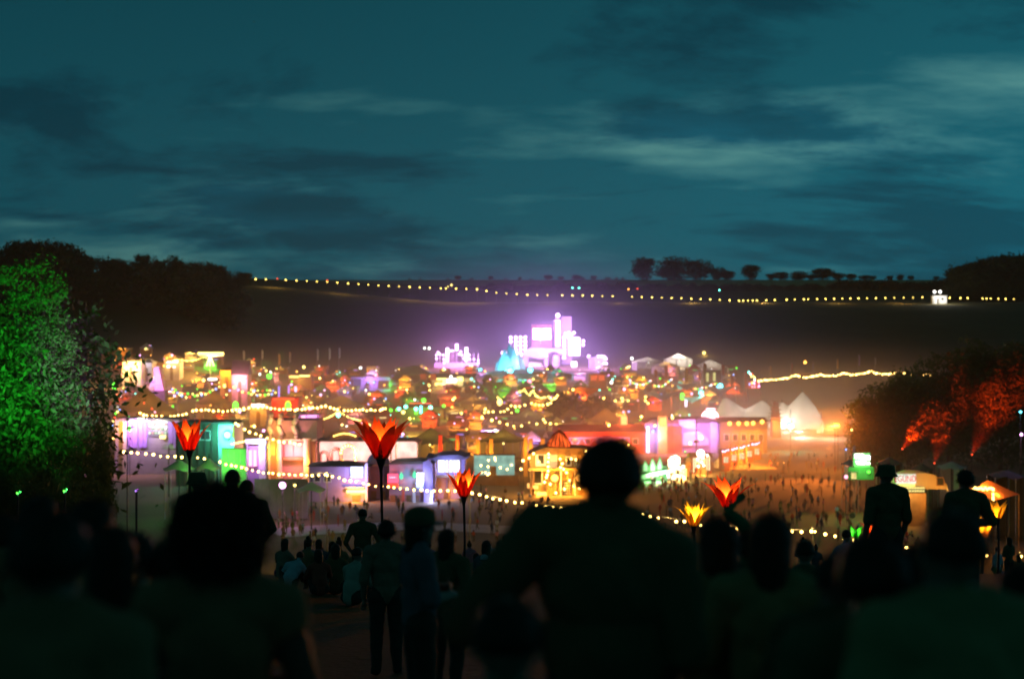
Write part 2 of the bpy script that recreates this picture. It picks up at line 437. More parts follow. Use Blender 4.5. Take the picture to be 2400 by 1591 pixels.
# darker trees behind it and at its foot
for px, d, ty, w in [(-40, 95, 600, 1.0), (222, 96, 905, .17), (10, 70, 1060, .8), (140, 66, 1075, .7), (240, 84, 985, .15), (-90, 74, 700, .9)]:
    tm, cm = trunk_mesh("trunk", 8, .22, 6, int(px) + 900), crown_mesh("crown", int(px) + 900, 700, 26, .5, lobes_round(random.Random(int(px) + 7), 14, 12), .15, LEAF)
    x = X(px, d); z = G(x, d); s = (EYE - (ty - HZ) * S(d) - z) / 14
    tree("shrubby_tree", (x, d, z), "leafy dark tree crowding the foot of the green floodlit tree", "trees around the green floodlit tree", tm, cm, (s*w, s*w, s), tq.uniform(0, 6))
# orange uplit trees on the eastern side of the valley
def mid_tree(px, d, ty, wid, label, seed, leaf=.3, n=2600):
    x = X(px, d); z = G(x, d); h = EYE - (ty - HZ) * S(d) - z
    q = random.Random(seed); L = lobes_round(q, h, wid, 10)
    for k in range(8):
        a = q.uniform(0, 6.28); L.append((math.cos(a)*wid*.36, math.sin(a)*wid*.36, h*q.uniform(.2, .55), wid*.14, wid*.14, h*.1))
    e = empty("broadleaf_tree", (x, d, z), label, "tree", "uplit trees at the edge of the valley")
    ob("trunk", trunk_mesh("trunk", h*.75, .4, 9, seed, .4), e); ob("crown", crown_mesh("crown", seed, n, 7, .42, L, leaf, LEAF), e)
    return e
mid_tree(2105, 292, 868, 21, "rounded dark tree with its flank brushed by an orange beam", 31, .36, n=3400)
mid_tree(2225, 305, 800, 22, "tall tree with an orange flood column up its middle", 32, .36, n=3400)
mid_tree(2345, 296, 790, 22, "tall tree with orange light breaking through ragged branches", 33, .36, n=3400)
mid_tree(2440, 310, 780, 22, "big dark tree beyond the orange lit pair", 34, .45, n=2600)
mid_tree(2170, 325, 860, 20, "dark tree filling the gap behind the orange lit pair", 35, .45, n=2600)
mid_tree(2048, 284, 930, 12, "low dark tree standing out in front of the orange lit pair", 36, .38, n=1000)
# lights on the green tree: ground floodlight and a violet wash on its street side
# ------------------------------------------------------------------ building kit
C_WARM = (1.0, .60, .16); C_AMB = (1.0, .38, .04); C_RED = (1.0, .10, .02); C_PINK = (1.0, .30, .42); C_MAG = (.95, .30, .95)
C_PURP = (.62, .30, 1.0); C_BLUE = (.35, .45, 1.0); C_CYAN = (.05, .75, 1.0); C_TEAL = (.10, 1.0, .72); C_GRN = (.08, 1.0, .06); C_WHT = (1, .95, .85); C_LIL = (.80, .55, 1.0)
DARKW = M("dark_painted_board", (.10, .085, .075), .8, .4, 1.2)
GREYW = M("grey_board", (.30, .28, .28), .85, .3, .8)
CREAMW = M("cream_plaster", (.55, .48, .38), .85, .25, .9)
WHITEW = M("white_boards", (.72, .70, .66), .8, .15, 1.5)
BROWNW = M("brown_timber", (.22, .13, .07), .85, .4, 1.5)
REDW = M("red_boards", (.45, .10, .06), .8, .35, 1.5)
GREENW = M("green_boards", (.16, .36, .17), .8, .3, 1.5)
PURPW = M("violet_painted_board", (.34, .24, .42), .85, .3, .8)
CANVAS = M("cream_canvas", (.62, .57, .48), .9, .15, .5, transl=.3)
CANVASG = M("grey_canvas", (.42, .42, .42), .9, .2, .5, transl=.25)
CANVASD = M("dark_canvas", (.10, .10, .09), .9, .3, .6)
STEEL = M("galvanised_steel", (.35, .35, .36), .45, .25, 6, spec=.5, metal=.7)
BLACKP = M("black_powder_coat", (.03, .03, .03), .6, .3, 5)
DGLASS = M("dark_glass", (.03, .035, .04), .15, .2, 2, spec=.5)
E_BULB = E("bulb_warm", (1.0, .60, .14), 14)
E_BULB2 = E("bulb_yellow", (1.0, .70, .13), 9)
E_WHITE = E("lit_white", (1.0, .97, .88), 5)
E_COOL = E("lit_cool_white", (.72, .74, 1.0), 3.2)
E_YEL = E("lit_yellow", (1.0, .75, .18), 5)
E_ORG = E("lit_orange", (1.0, .42, .06), 6)
E_RED = E("lit_red", (1.0, .10, .03), 2.5)
E_PINK = E("lit_pink", (1.0, .34, .46), 3)
E_MAG = E("lit_magenta", (1.0, .45, 1.0), 5)
E_PUR = E("lit_purple", (.50, .28, 1.0), 1.4)
E_BLU = E("lit_blue", (.30, .42, 1.0), 3)
E_CYA = E("lit_cyan", (.10, .80, 1.0), 8)
E_TEA = E("lit_teal", (.15, 1.0, .75), 8)
E_GRN = E("lit_green", (.12, 1.0, .05), 3.5)
E_LAV = E("lit_lavender", (.85, .55, 1.0), 5)
E_SCR = E("screen_mint", (.42, .75, .60), .62, True, .35, .7)
EM = dict(w=E_WHITE, c=E_COOL, y=E_YEL, o=E_ORG, r=E_RED, p=E_PINK, m=E_MAG, v=E_PUR, b=E_BLU, cy=E_CYA, t=E_TEA, g=E_GRN, l=E_LAV, k=E_BULB, k2=E_BULB2)
LC = dict(w=C_WHT, c=(.7, .75, 1), y=C_WARM, o=C_AMB, r=C_RED, p=C_PINK, m=C_MAG, v=C_PURP, b=C_BLUE, cy=C_CYAN, t=C_TEAL, g=C_GRN, l=C_LIL, k=C_WARM, k2=C_WARM)
BULBS = {}
def bulb_mesh(r, em, n=8, m=6):
    k = (round(r, 3), em)
    if k not in BULBS: BULBS[k] = MB().ball((0, 0, 0), r, n, m).mesh("bulb", EM[em], True)
    return BULBS[k]

PLACED = []
class Thing:
    """a building or sculpture: measured in photograph pixels at its own distance, built in metres at its own place"""
    def __init__(s, name, label, cat, px, d, group=None):
        s.px, s.d, s.s = px, d, d / FP
        s.x = X(px, d); s.z = G(s.x, d)
        PLACED.append((s.x, d))
        s.root = empty(name, (s.x, d, s.z), label, cat, group)
    def lx(s, p): return (p - s.px) * s.s
    def lz(s, py): return -.4 if py is None else EYE - (py - HZ) * s.s - s.z
    def box(s, name, mat, a, b, t, bot=None, y0=0, y1=1, parent=None):
        return MB().box(s.lx(a), s.lx(b), y0, y1, s.lz(bot), s.lz(t)).build(name, mat, parent or s.root)
    def poly(s, name, mat, pts, y0=0, y1=1, parent=None):
        return MB().prism([(s.lx(p), s.lz(q)) for p, q in pts], y0, y1).build(name, mat, parent or s.root)
    def tube(s, name, mat, pts, r, n=6, parent=None):
        return MB().tube([(s.lx(p), y, s.lz(q)) for p, q, y in pts], r, n).build(name, mat, parent or s.root)
    def gable(s, name, mat, a, b, eave, ridge, y0, y1, parent=None):
        x0, x1 = s.lx(a), s.lx(b); xm = (x0 + x1) / 2; ze, zr = s.lz(eave), s.lz(ridge)
        return MB().add([(x0-.2,y0-.3,ze),(x1+.2,y0-.3,ze),(x1+.2,y1+.3,ze),(x0-.2,y1+.3,ze),(x0-.2,(y0+y1)/2,zr),(x1+.2,(y0+y1)/2,zr)],
                        [(0,1,5,4),(2,3,4,5),(1,2,5),(3,0,4),(3,2,1,0)]).build(name, mat, parent or s.root)
    def hip(s, name, mat, a, b, eave, top, y0, y1, over=.4, parent=None):
        x0, x1 = s.lx(a)-over, s.lx(b)+over; ze, zr = s.lz(eave), s.lz(top); yc = (y0+y1)/2; xm = (x0+x1)/2; w = (x1-x0)*.12
        return MB().add([(x0,y0-over,ze),(x1,y0-over,ze),(x1,y1+over,ze),(x0,y1+over,ze),(xm-w,yc,zr),(xm+w,yc,zr)],
                        [(0,1,5,4),(2,3,4,5),(1,2,5),(3,0,4),(3,2,1,0)]).build(name, mat, parent or s.root)
    def window(s, a, b, t, bot, y=-.06, frame=WHITEW, pane=None, fw=.12):
        f = MB(); x0, x1, z0, z1 = s.lx(a), s.lx(b), s.lz(bot), s.lz(t)
        f.box(x0-fw, x1+fw, y, .02, z1, z1+fw); f.box(x0-fw, x1+fw, y, .02, z0-fw, z0); f.box(x0-fw, x0, y, .02, z0, z1); f.box(x1, x1+fw, y, .02, z0, z1)
        w = f.build("window", frame, s.root)
        MB().box(x0, x1, y*.5, .01, z0, z1).build("pane", pane or DGLASS, w); return w
    def bulb(s, px, py, y=-.3, r=.14, em='k', parent=None):
        return ob("bulb", bulb_mesh(r, em), parent or s.root, (s.lx(px), y, s.lz(py)))
    def light(s, px, py, y, em, power, radius=.3): return lamp('POINT', (s.lx(px), y, s.lz(py)), LC[em], power, s.root, radius=radius)
    def spot(s, px, py, y, em, power, aim, angle=60, blend=.6):
        return lamp('SPOT', (s.lx(px), y, s.lz(py)), LC[em], power, s.root, aim=(s.lx(aim[0]), aim[2], s.lz(aim[1])), angle=angle, blend=blend)

def text_mesh(txt, size, mat, name="lettering"):
    cu = bpy.data.curves.new(name, 'FONT'); cu.body = txt; cu.size = size; cu.extrude = .03; cu.align_x = 'CENTER'; cu.align_y = 'CENTER'
    o = bpy.data.objects.new(name, cu); COL.objects.link(o)
    me = bpy.data.meshes.new_from_object(o.evaluated_get(bpy.context.evaluated_depsgraph_get()))
    bpy.data.objects.remove(o); me.name = name; me.materials.clear(); me.materials.append(mat); return me

def lamp_post(px, py, d, em, power, r, label, base=None, group=None, name="flood_lamp", radius=.25, glow=None):
    """coloured lamp on its own post standing on the ground"""
    x = X(px, d); z = EYE - (py - HZ) * S(d); g = G(x, d)
    e = empty(name, (x, d, g), label, "lamp", group)
    MB().tube([(0, .1, -.3), (0, .1, z - g)], .05, 5).build("post", BLACKP, e)
    MB().lathe([(r*.5, -r*.9), (r*1.15, -r*.2), (r*1.15, r*.6), (r*.7, r*1.2)], 8, (0, .32 + r, z - g)).build("housing", BLACKP, e)
    ob("bulb", bulb_mesh(r, em), e, (0, 0, z - g))
    if power: lamp('POINT', (0, -.3 - r, z - g), LC[em], power, e, radius=radius)
    return e

def sagging(pts, per, sag):
    """points along swags hung between posts"""
    out = []
    for (a, b) in zip(pts[:-1], pts[1:]):
        for i in range(per):
            t = i / per; p = a.lerp(b, t); p.z -= 4 * sag * t * (1 - t); out.append(p)
    out.append(pts[-1]); return out
def festoon(label, bulbs, r, em, posts=(), name="string_lights", group="strings of festoon lamps", wire=.02, lamps=()):
    """one string: cable and bulbs; bulbs: list of world points. em may be a list that repeats"""
    o = bulbs[0]; e = empty(name, o, label, "string lights", group)
    MB().tube([p - o + Vector((0, 0, r * 1.5)) for p in bulbs], wire, 4).build("cable", BLACKP, e)
    ems = em if isinstance(em, list) else [em]
    fr = random.Random(len(bulbs))
    for i, p in enumerate(bulbs):
        if fr.random() < .035: continue                                  # a dead bulb here and there
        q = fr.choice((.78, .9, 1.0, 1.0, 1.08, 1.16))
        ob("bulb", bulb_mesh(r * q, ems[i % len(ems)]), e, p - o + Vector((fr.uniform(-1, 1) * r * .6, fr.uniform(-1, 1) * r, fr.uniform(-1, 1) * r * .55)))
    return e
def pole(x, y, top, label, r=.06, group="festoon poles", name="light_pole", mat=None):
    g = G(x, y); e = empty(name, (x, y, g), label, "pole", group)
    MB().tube([(0, 0, -.4), (0, 0, top - g)], [r * 1.2, r], 6).build("shaft", mat or BLACKP, e)
    MB().lathe([(r*2.6, -.02), (r*2.6, .06), (r*1.3, .12)], 8).build("base_plate", STEEL, e)
    MB().lathe([(.001, 0), (r*1.6, .02), (r*1.4, .12), (.001, .16)], 8, (0, 0, top - g)).build("cap", STEEL, e)
    return e
def cone_tent(px, d, wpx, peak, eave, label, mat, cat="tent", group=None, depth=None, sides=8, walls=True, em=None, power=0, name="marquee", sag=1.7, peaks=None):
    """stretched canopy with concave slopes, scalloped edge, poles and side walls"""
    t = Thing(name, label, cat, px, d, group)
    w = wpx * t.s / 2; dep = (depth or 2 * w) / 2; ze, zp = t.lz(eave), t.lz(peak); n = 24; rings = 7
    b = MB(); base = 0
    for i in range(rings + 1):
        q = i / rings
        for j in range(n):
            a = 2 * math.pi * j / n; k = 1 - .10 * abs(math.sin(a * sides / 2)) if i == rings else 1
            b.v.append((w * q * math.cos(a) * k, dep * q * math.sin(a) * k, ze + (zp - ze) * (1 - q) ** sag + (.25 * math.cos(a * sides) if i == rings else 0)))
    for i in range(rings):
        for j in range(n):
            b.f.append((i*n+j, (i+1)*n+j, (i+1)*n+(j+1) % n, i*n+(j+1) % n)); b.mi.append(0)
    b.build("canopy", mat, t.root, True)
    MB().tube([(0, 0, -.4), (0, 0, zp + .6)], .09, 6).build("mast", BLACKP, t.root)
    for j in range(sides):
        a = 2 * math.pi * (j + .5) / sides
        MB().tube([(w*.97*math.cos(a), dep*.97*math.sin(a), -.4), (w*.95*math.cos(a), dep*.95*math.sin(a), ze)], .06, 5).build("pole", STEEL, t.root)
    if walls:
        for j in range(sides):
            if sides > 4 and j in (int(sides * .75), int(sides*.75) - 1): continue
            a0 = 2*math.pi*(j+.04)/sides; a1 = 2*math.pi*(j+.96)/sides
            p = [(w*.94*math.cos(a), dep*.94*math.sin(a)) for a in (a0, a1)]
            MB().add([(*p[0], -.3), (*p[1], -.3), (*p[1], ze), (*p[0], ze)], [(0,1,2,3)]).build("wall", mat, t.root)
    if em:
        t.light(px, eave + 3, -dep * .3, em, power)
        ob("bulb", bulb_mesh(.2, em), t.root, (0, -dep * .5, ze - .4))
    return t

def big_top(px, d, wpx, eave, peaks, label, mat, depth=22, em='p', power=800, group="pale big tops"):
    """stretched canopy over several king poles: cusped peaks, sagging ridges, scalloped hem"""
    t = Thing("big_top", label, "tent", px, d, group); w = wpx * t.s / 2; dep = depth / 2; ze = t.lz(eave)
    pk = [(t.lx(a), t.lz(b), y) for a, b, y in peaks]; n = 40; rings = 14; b = MB()
    for i in range(rings + 1):
        q = i / rings
        for j in range(n):
            a = 2 * math.pi * j / n; x, y = w * q * math.cos(a), dep * q * math.sin(a)
            z = max(max(0, (h - ze)) * max(0, 1 - math.hypot((x - xx) / (w * 1.5), (y - yy) / (dep * 1.5))) ** 1.35 for xx, h, yy in pk)
            b.v.append((x, y, ze + z * (1 - q ** 6) + (.3 * math.cos(a * 9) if i == rings else 0)))
    for i in range(rings):
        for j in range(n): b.f.append((i*n+j, (i+1)*n+j, (i+1)*n+(j+1) % n, i*n+(j+1) % n)); b.mi.append(0)
    b.build("canopy", mat, t.root, True)
    for xx, h, yy in pk: MB().tube([(xx, yy, -.4), (xx, yy, h + .5)], .14, 6).build("king_pole", BLACKP, t.root)
    for j in range(12):
        a = 2*math.pi*j/12; MB().tube([(w*.97*math.cos(a), dep*.97*math.sin(a), -.4), (w*.97*math.cos(a), dep*.97*math.sin(a), ze)], .08, 5).build("side_pole", STEEL, t.root)
        a2 = 2*math.pi*(j+1)/12; p = [(w*.95*math.cos(q_), dep*.95*math.sin(q_)) for q_ in (a + .02, a2 - .02)]
        if j not in (8, 9): MB().add([(*p[0], -.3), (*p[1], -.3), (*p[1], ze + .1), (*p[0], ze + .1)], [(0,1,2,3)]).build("wall", mat, t.root)
    t.light(px - wpx*.2, eave + 2, -dep - 12, em, power * 1.3); t.light(px + wpx*.25, eave - 12, -dep - 16, 'w', power * .8); t.light(px, eave + 8, -dep * .2, em, power)
    return t
# ------------------------------------------------------------------ near street of the show town
t = Thing("curtained_booth", "booth hung with violet curtains under two white light boxes", "booth", 340, 285)
t.box("wall", GREYW, 268, 420, 984, None, .4, 7); t.box("roof", DARKW, 264, 424, 980, 984, -.8, 7.3)
for a, b in [(300, 309), (310, 321), (326, 335), (336, 344), (394, 404), (405, 416)]: t.box("curtain", M("violet_curtain", (.34, .22, .55), .9, .25, 3), a, b, 989, 1049, .1, .35)
for a, b, q in [(302, 321, 980), (323, 346, 979)]: t.box("light_box", E_WHITE, a, b, q, q + 8, -.5, -.1)
sh = t.box("display_rack", STEEL, 346, 393, 979, 1022, .1, .3)
for r in range(4):
    for c in range(6):
        t.box("shelf_lamp", [E("shelf_white", (.9, 1, .8), 1.6), E("shelf_pink", (1, .55, .5), 1.2), E("shelf_green", (.75, 1, .7), 1.0)][(r * 5 + c * 7) % 3], 348 + c * 7.5, 352.5 + c * 7.5, 982 + r * 10, 987 + r * 10, -.05, .08, sh)
t.box("doorway_lamp", E_YEL, 375, 388, 1020, 1027, -.2, .05)
t.light(322, 990, -2.5, 'v', 1600); t.light(370, 990, -2.5, 'w', 500); t.light(285, 1000, -2, 'o', 700)
t.box("corner_post", CREAMW, 289, 297, 988, None, -.4, 0)
t = Thing("green_lantern", "egg shaped green lantern beside the violet curtains", "lantern", 304, 280)
t.tube("stem", BLACKP, [(304, None, 0), (304, 1013, 0)], .05)
MB().lathe([(.02, -.65), (.28, -.35), (.32, 0), (.25, .4), (.02, .6)], 10, (0, 0, t.lz(1004))).build("shade", E_GRN, t.root, True)
t = Thing("dark_hall", "dark green clad hall with a teal floodlit corner", "building", 480, 262)
t.box("wall", M("dark_green_cladding", (.07, .09, .06), .7, .3, 2), 412, 512, 992, None, 0, 9)
t.poly("roof", DARKW, [(408, 993), (420, 989), (540, 989), (551, 994)], -.3, 9.2)
t.box("corner_panel", M("pale_teal_panel", (.45, .52, .50), .7, .2, 2), 512, 549, 995, None, -.25, 8.8)
for k in range(6): t.box("cladding_rib", DARKW, 418 + 15.5*k, 420 + 15.5*k, 995, None, -.15, .0)
t.box("door", BROWNW, 432, 452, 1045, None, -.12, .0); t.window(470, 492, 1010, 1030)
t.bulb(535, 1018, -1.0, .62, 't'); t.box("lamp_arm", BLACKP, 533, 537, 1010, 1018, -.8, -.2)
t.light(535, 1016, -2.2, 't', 1500)
t.poly("neon_strip", E("neon_green", (.4, 1, .1), 1.5), [(546, 1000), (549, 1000), (549, 1025), (546, 1025)], -.4, -.3)
t = Thing("palm_plant", "pale fan palm by the dark green hall", "plant", 396, 245)
t.tube("trunk", BARK, [(396, None, 0), (395.5, 1056, 0), (396, 1048, 0)], .12)
for k in range(11):
    a = math.pi * (k / 10 - .1) * 1.15; L_ = 1.3
    MB().add([(0, 0, t.lz(1050)), (math.cos(a)*L_*.5-.1, -.2, t.lz(1050)+math.sin(a)*L_*.55+.12), (math.cos(a)*L_, -.3, t.lz(1050)+math.sin(a)*L_*.8), (math.cos(a)*L_*.5+.12, -.15, t.lz(1050)+math.sin(a)*L_*.5-.1)], [(0,1,2,3)]).build("frond", M("palm_leaf", (.25, .32, .2), .7, .3, 2), t.root)
t.light(396, 1062, -2, 'w', 60)
t = Thing("green_hoarding", "low hoarding washed in green light next to the pink portal", "hoarding", 548, 238)
for k in range(4): t.box("panel", WHITEW, 520 + 14.5*k, 533.6 + 14.5*k, 1052, None, 0, .2)
t.box("cap_rail", BROWNW, 519, 579, 1050, 1052, -.1, .3); t.light(535, 1075, -3, 'g', 420)
t = Thing("lit_portal", "portal with blue white header and two pink glowing tubes", "portal", 600, 242)
t.box("jamb", WHITEW, 607, 622, 1030, None, 0, 1.2); t.box("header", WHITEW, 576, 623, 1028, 1040, -.2, 1.4); t.box("jamb", GREYW, 577, 581, 1040, None, 0, 1.2)
for a in (583, 594): t.box("glow_tube", E_PINK, a, a + 7, 1054, 1092, -.1, .3)
t.box("back_panel", PURPW, 581, 607, 1046, None, .5, .8)
for px in range(545, 580, 5): t.bulb(px, 1038 - (px - 545)*.22 + 2, -.4, .12, 'k')
t.light(614, 1035, -2, 'b', 500); t.light(595, 1065, -1.6, 'm', 300)
t = Thing("theatre_front", "pink theatre front with cream columns and orange side bay", "building", 682, 275)
t.box("wall", M("rose_plaster", (.48, .26, .24), .85, .3, .7), 628, 742, 985, None, .6, 9)
t.box("cornice", CREAMW, 626, 744, 1029, 1033, -.5, .6); t.box("balcony", BROWNW, 664, 715, 1070, 1077, -.9, .6)
for a, b, q, m_ in [(634, 645, 1033, M("amber_panel", (.6, .42, .25), .8, .2, 1)), (666, 686, 1038, M("pink_panel", (.62, .33, .32), .8, .2, 1)), (689, 712, 1037, M("pink_panel", (.62, .33, .32), .8, .2, 1))]: t.box("panel", m_, a, b, q, q + 34, .3, .6)
for a, b, q in [(649, 662, 1028), (711, 729, 1027), (629, 634, 1033)]:
    x0, x1 = t.lx(a), t.lx(b); MB().lathe([((x1-x0)*.62, -.4), ((x1-x0)*.5, .6), ((x1-x0)*.42, t.lz(q) - .5), ((x1-x0)*.62, t.lz(q))], 10, ((x0+x1)/2, -.5, 0)).build("column", CREAMW, t.root, True)
for a in (632, 655, 692):
    MB().tube([(t.lx(a) + .35*math.sin(i*.9), .2, t.lz(1029) + (t.lz(968)-t.lz(1029))*i/10) for i in range(11)], .55, 7).build("twisted_pillar", CREAMW, t.root, True)
for px, py in [(655, 1036), (667, 1036), (681, 1036), (690, 1037), (703, 1041)]: t.bulb(px, py, -1.2, .15)
t.light(690, 1060, -2.5, 'p', 900); t.light(640, 1060, -2, 'o', 650); t.light(720, 1085, -2.5, 'o', 420); t.light(650, 1000, -2.5, 'y', 300)
t = Thing("glowing_stage", "open stage blazing pink white behind a rounded arch", "stage", 860, 258)
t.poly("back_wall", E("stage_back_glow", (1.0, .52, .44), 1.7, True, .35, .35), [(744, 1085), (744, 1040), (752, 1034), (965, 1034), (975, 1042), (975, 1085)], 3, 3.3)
t.box("deck", BROWNW, 738, 985, 1086, None, -1, 6)
t.poly("canopy", M("rust_canopy", (.4, .2, .14), .85, .3, .6), [(736, 1036), (745, 1029), (972, 1029), (984, 1036), (984, 1040), (975, 1034), (745, 1034), (736, 1040)], -.8, 6)
for a in (740, 916, 928, 979): t.tube("prop", BROWNW, [(a, 1086, .2), (a, 1036, .2)], .16)
t.poly("parapet", M("rust_canopy", (.4, .2, .14), .85, .3, .6), [(765, 1030), (775, 1012), (800, 1008), (825, 1016), (840, 1030)], .5, .9)
def arch(t, name, mat, cx, w, top, bot, y, th, parent=None):
    x0 = t.lx(cx - w/2); x1 = t.lx(cx + w/2); r = (x1-x0)/2; zc = t.lz(top) - r; c = (x0+x1)/2
    pts = [(x0, y, t.lz(bot))] + [(c - r*math.cos(math.pi*i/12), y, zc + r*math.sin(math.pi*i/12)) for i in range(13)] + [(x1, y, t.lz(bot))]
    return MB().tube(pts, th, 6).build(name, mat, parent or t.root)
arch(t, "arch", BROWNW, 786, 22, 1052, 1086, 1, .35); arch(t, "arch", BROWNW, 757, 18, 1060, 1086, 1.4, .3); arch(t, "arch", M("mustard_arch", (.5, .35, .15), .8, .3, 2), 816, 34, 1044, 1086, .6, .3)
for k in range(9):
    a = math.pi * (1.0 - k / 8 * 1.0); t.bulb(816 + 17*math.cos(a), 1061 - 17*math.sin(a), .1, .16)
for k in range(6): t.bulb(832 + (k % 2), 1060 + 6*k, .1, .16)
for k in range(12): t.bulb(782 + 4.6*k, 1020 - 6*math.sin(k/11*3.14) + 2, .3, .11, 'k2')
t.light(860, 1050, -.5, 'p', 1500); t.light(770, 1055, -.5, 'p', 700); t.light(950, 1050, -.5, 'w', 600); t.bulb(804, 1080, -.6, .3, 'o')
t = Thing("violet_house", "violet grey house with barred blue white window and a row of yellow bulbs", "building", 790, 236)
t.box("wall", PURPW, 724, 862, 1092, None, 0, 8); t.hip("roof", DARKW, 722, 864, 1093, 1083, 0, 8)
t.box("lit_window", E("window_bluewhite", (.62, .68, 1.0), 3.0, True), 822, 852, 1093, 1119, -.1, .05)
for k in range(5): t.box("window_bar", BLACKP, 821 + 7.5*k, 822 + 7.5*k, 1092, 1120, -.2, -.12)
t.box("window_bar", BLACKP, 819, 855, 1112, 1113, -.22, -.13)
for k in range(10): t.bulb(816 + 4.2*k, 1151 - .5*(k % 2), -.35, .26, 'y')
t.box("fascia", CREAMW, 810, 858, 1140, 1144, -.5, .0); t.box("door", BROWNW, 826, 846, 1160, None, -.1, .0)
t.box("pilaster", M("lilac_post", (.55, .5, .7), .7, .2, 2), 856, 862, 1085, None, -.5, .1)
t.light(837, 1105, -2.5, 'b', 500); t.light(835, 1156, -1.8, 'o', 550)
t.window(760, 775, 1110, 1128); t.window(738, 750, 1110, 1128)
t = Thing("drum_tower", "rounded domed tower between the violet house and the shops", "tower", 884, 240)
w = t.lx(912)
MB().lathe([(w, -.4), (w, t.lz(1090)), (w*.94, t.lz(1080)), (w*.75, t.lz(1070)), (w*.42, t.lz(1063)), (.01, t.lz(1060))], 20, (0, w, 0)).build("wall", PURPW, t.root, True)
MB().lathe([(w*1.04, t.lz(1092)), (w*1.04, t.lz(1088))], 20, (0, w, 0)).build("string_course", CREAMW, t.root)
for a in (870, 892): t.box("arched_door", BROWNW, a, a + 12, 1150, None, -.2, .5)
t = Thing("corner_shops", "shop block with red neon, green lamps and a blue lit staircase", "building", 962, 236)
t.box("wall", M("plum_boards", (.30, .18, .24), .85, .35, 1), 912, 1020, 1086, None, .3, 8); t.poly("roof", DARKW, [(909, 1088), (925, 1082), (985, 1080), (1020, 1086)], -.3, 8)
t.box("neon_sign", E("neon_rose", (1.0, .08, .16), 2.4), 909, 933, 1110, 1131, -.3, .0); t.box("sign_bar", E_PINK, 913, 928, 1117, 1119, -.36, -.3); t.box("awning", REDW, 908, 935, 1133, 1140, -1, .2)
for px, py in [(941, 1116), (972, 1113)]:
    MB().lathe([(.02, .8), (.3, .2), (.34, -.2), (.02, -.5)], 8, (t.lx(px), -.4, t.lz(py))).build("lantern", E("lamp_jade", (.1, .8, .4), 1.6), t.root)
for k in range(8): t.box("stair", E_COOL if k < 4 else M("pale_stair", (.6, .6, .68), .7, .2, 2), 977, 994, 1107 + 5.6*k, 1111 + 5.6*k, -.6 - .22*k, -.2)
t.poly("leaning_pier", PURPW, [(994, 1190), (992, 1082), (1006, 1076), (1014, 1088), (1016, 1190)], -.5, .3)
for a, m_ in [(943, REDW), (968, WHITEW), (1009, M("lilac_post", (.55, .5, .7), .7, .2, 2))]: t.box("post", m_, a, a + 6, 1146, None, -1, -.5)
for k in range(5): t.box("shop_door", BROWNW, 915 + 19*k, 926 + 19*k, 1160, None, .1, .3)
t.light(985, 1120, -2.2, 'b', 420); t.light(1012, 1165, -2, 'b', 260); t.light(920, 1125, -1.8, 'r', 220); t.light(956, 1120, -1.6, 't', 60); t.light(945, 1185, -2, 'o', 260)
t = Thing("pagoda_pavilion", "pavilion with upswept eaves and a wide blue white window", "building", 1050, 240)
t.box("wall", PURPW, 1018, 1090, 1074, None, 0, 8)
t.poly("roof", M("slate_eaves", (.16, .13, .2), .8, .3, 1), [(999, 1070), (1012, 1073), (1030, 1066), (1075, 1064), (1090, 1070), (1102, 1067), (1094, 1075), (1008, 1077)], -1.2, 9)
t.box("lit_window", E("window_icewhite", (.70, .72, 1.0), 2.4, True, .4, .5), 1027, 1077, 1078, 1106, -.12, .1)
for a in (1043, 1060): t.box("mullion", BLACKP, a, a + 1.5, 1077, 1107, -.22, -.13)
for a in (1024, 1080, 1052): t.tube("post", BROWNW, [(a, None, -1), (a, 1076, -1)], .13)
t.box("veranda", BROWNW, 1016, 1092, 1112, 1117, -1.6, .1); t.box("door", BROWNW, 1040, 1056, 1150, None, -.1, .0)
t.light(1052, 1095, -2.6, 'b', 500); t.light(1055, 1150, -2, 'o', 200)
t = Thing("mint_screen", "mint glowing screen of two panels hung with bulbs", "screen", 1158, 262)
t.box("panel", E_SCR, 1111, 1148, 1067, 1113, 0, .2); t.box("panel", E_SCR, 1163, 1206, 1067, 1113, 0, .2); t.box("panel", E_SCR, 1148.3, 1162.7, 1067, 1092, .02, .22)
t.box("frame", BROWNW, 1108, 1209, 1064, 1066.6, -.1, .5); t.box("frame", BROWNW, 1147, 1163, 1093, None, .1, .6)
t.box("wall", BROWNW, 1100, 1215, 1114, None, .6, 7)
for px, py in [(1145, 1078), (1160, 1072), (1161, 1078), (1144, 1093), (1129, 1106), (1138, 1107), (1147, 1109), (1143, 1112), (1173, 1095), (1189, 1099), (1199, 1089), (1127, 1090)]: t.bulb(px, py, -.3, .17)
t.light(1185, 1140, -4, 'o', 900); t.light(1140, 1150, -5, 'o', 600)

# the orange saloon
t = Thing("saloon", "two storey orange lit saloon with white trimmed windows and a red lantern dome", "building", 1305, 246)
t.box("wall", M("ochre_boards", (.52, .32, .12), .85, .3, 1.2), 1244, 1400, 1060, None, 0, 9)
t.poly("cornice", BROWNW, [(1254, 1057), (1276, 1048), (1372, 1050), (1404, 1060), (1404, 1064), (1240, 1064)], -.8, 9)
t.box("balcony", M("ochre_boards", (.52, .32, .12), .85, .3, 1.2), 1238, 1404, 1096, 1101, -1.6, 0)
TR = M("white_trim", (.66, .64, .66), .7, .15, 2)
def ring(t, a, b, q, bot, th=3.4, y0=-.3, y1=0):
    f = MB()
    for (x0, x1, z0, z1) in [(a, b, q, q+th), (a, b, bot-th, bot), (a, a+th, q+th, bot-th), (b-th, b, q+th, bot-th)]: f.box(t.lx(x0), t.lx(x1), y0, y1, t.lz(z1), t.lz(z0))
    w = f.build("window_frame", TR, t.root); t.box("pane", DGLASS, a+th, b-th, q+th, bot-th, -.06, .01, w)
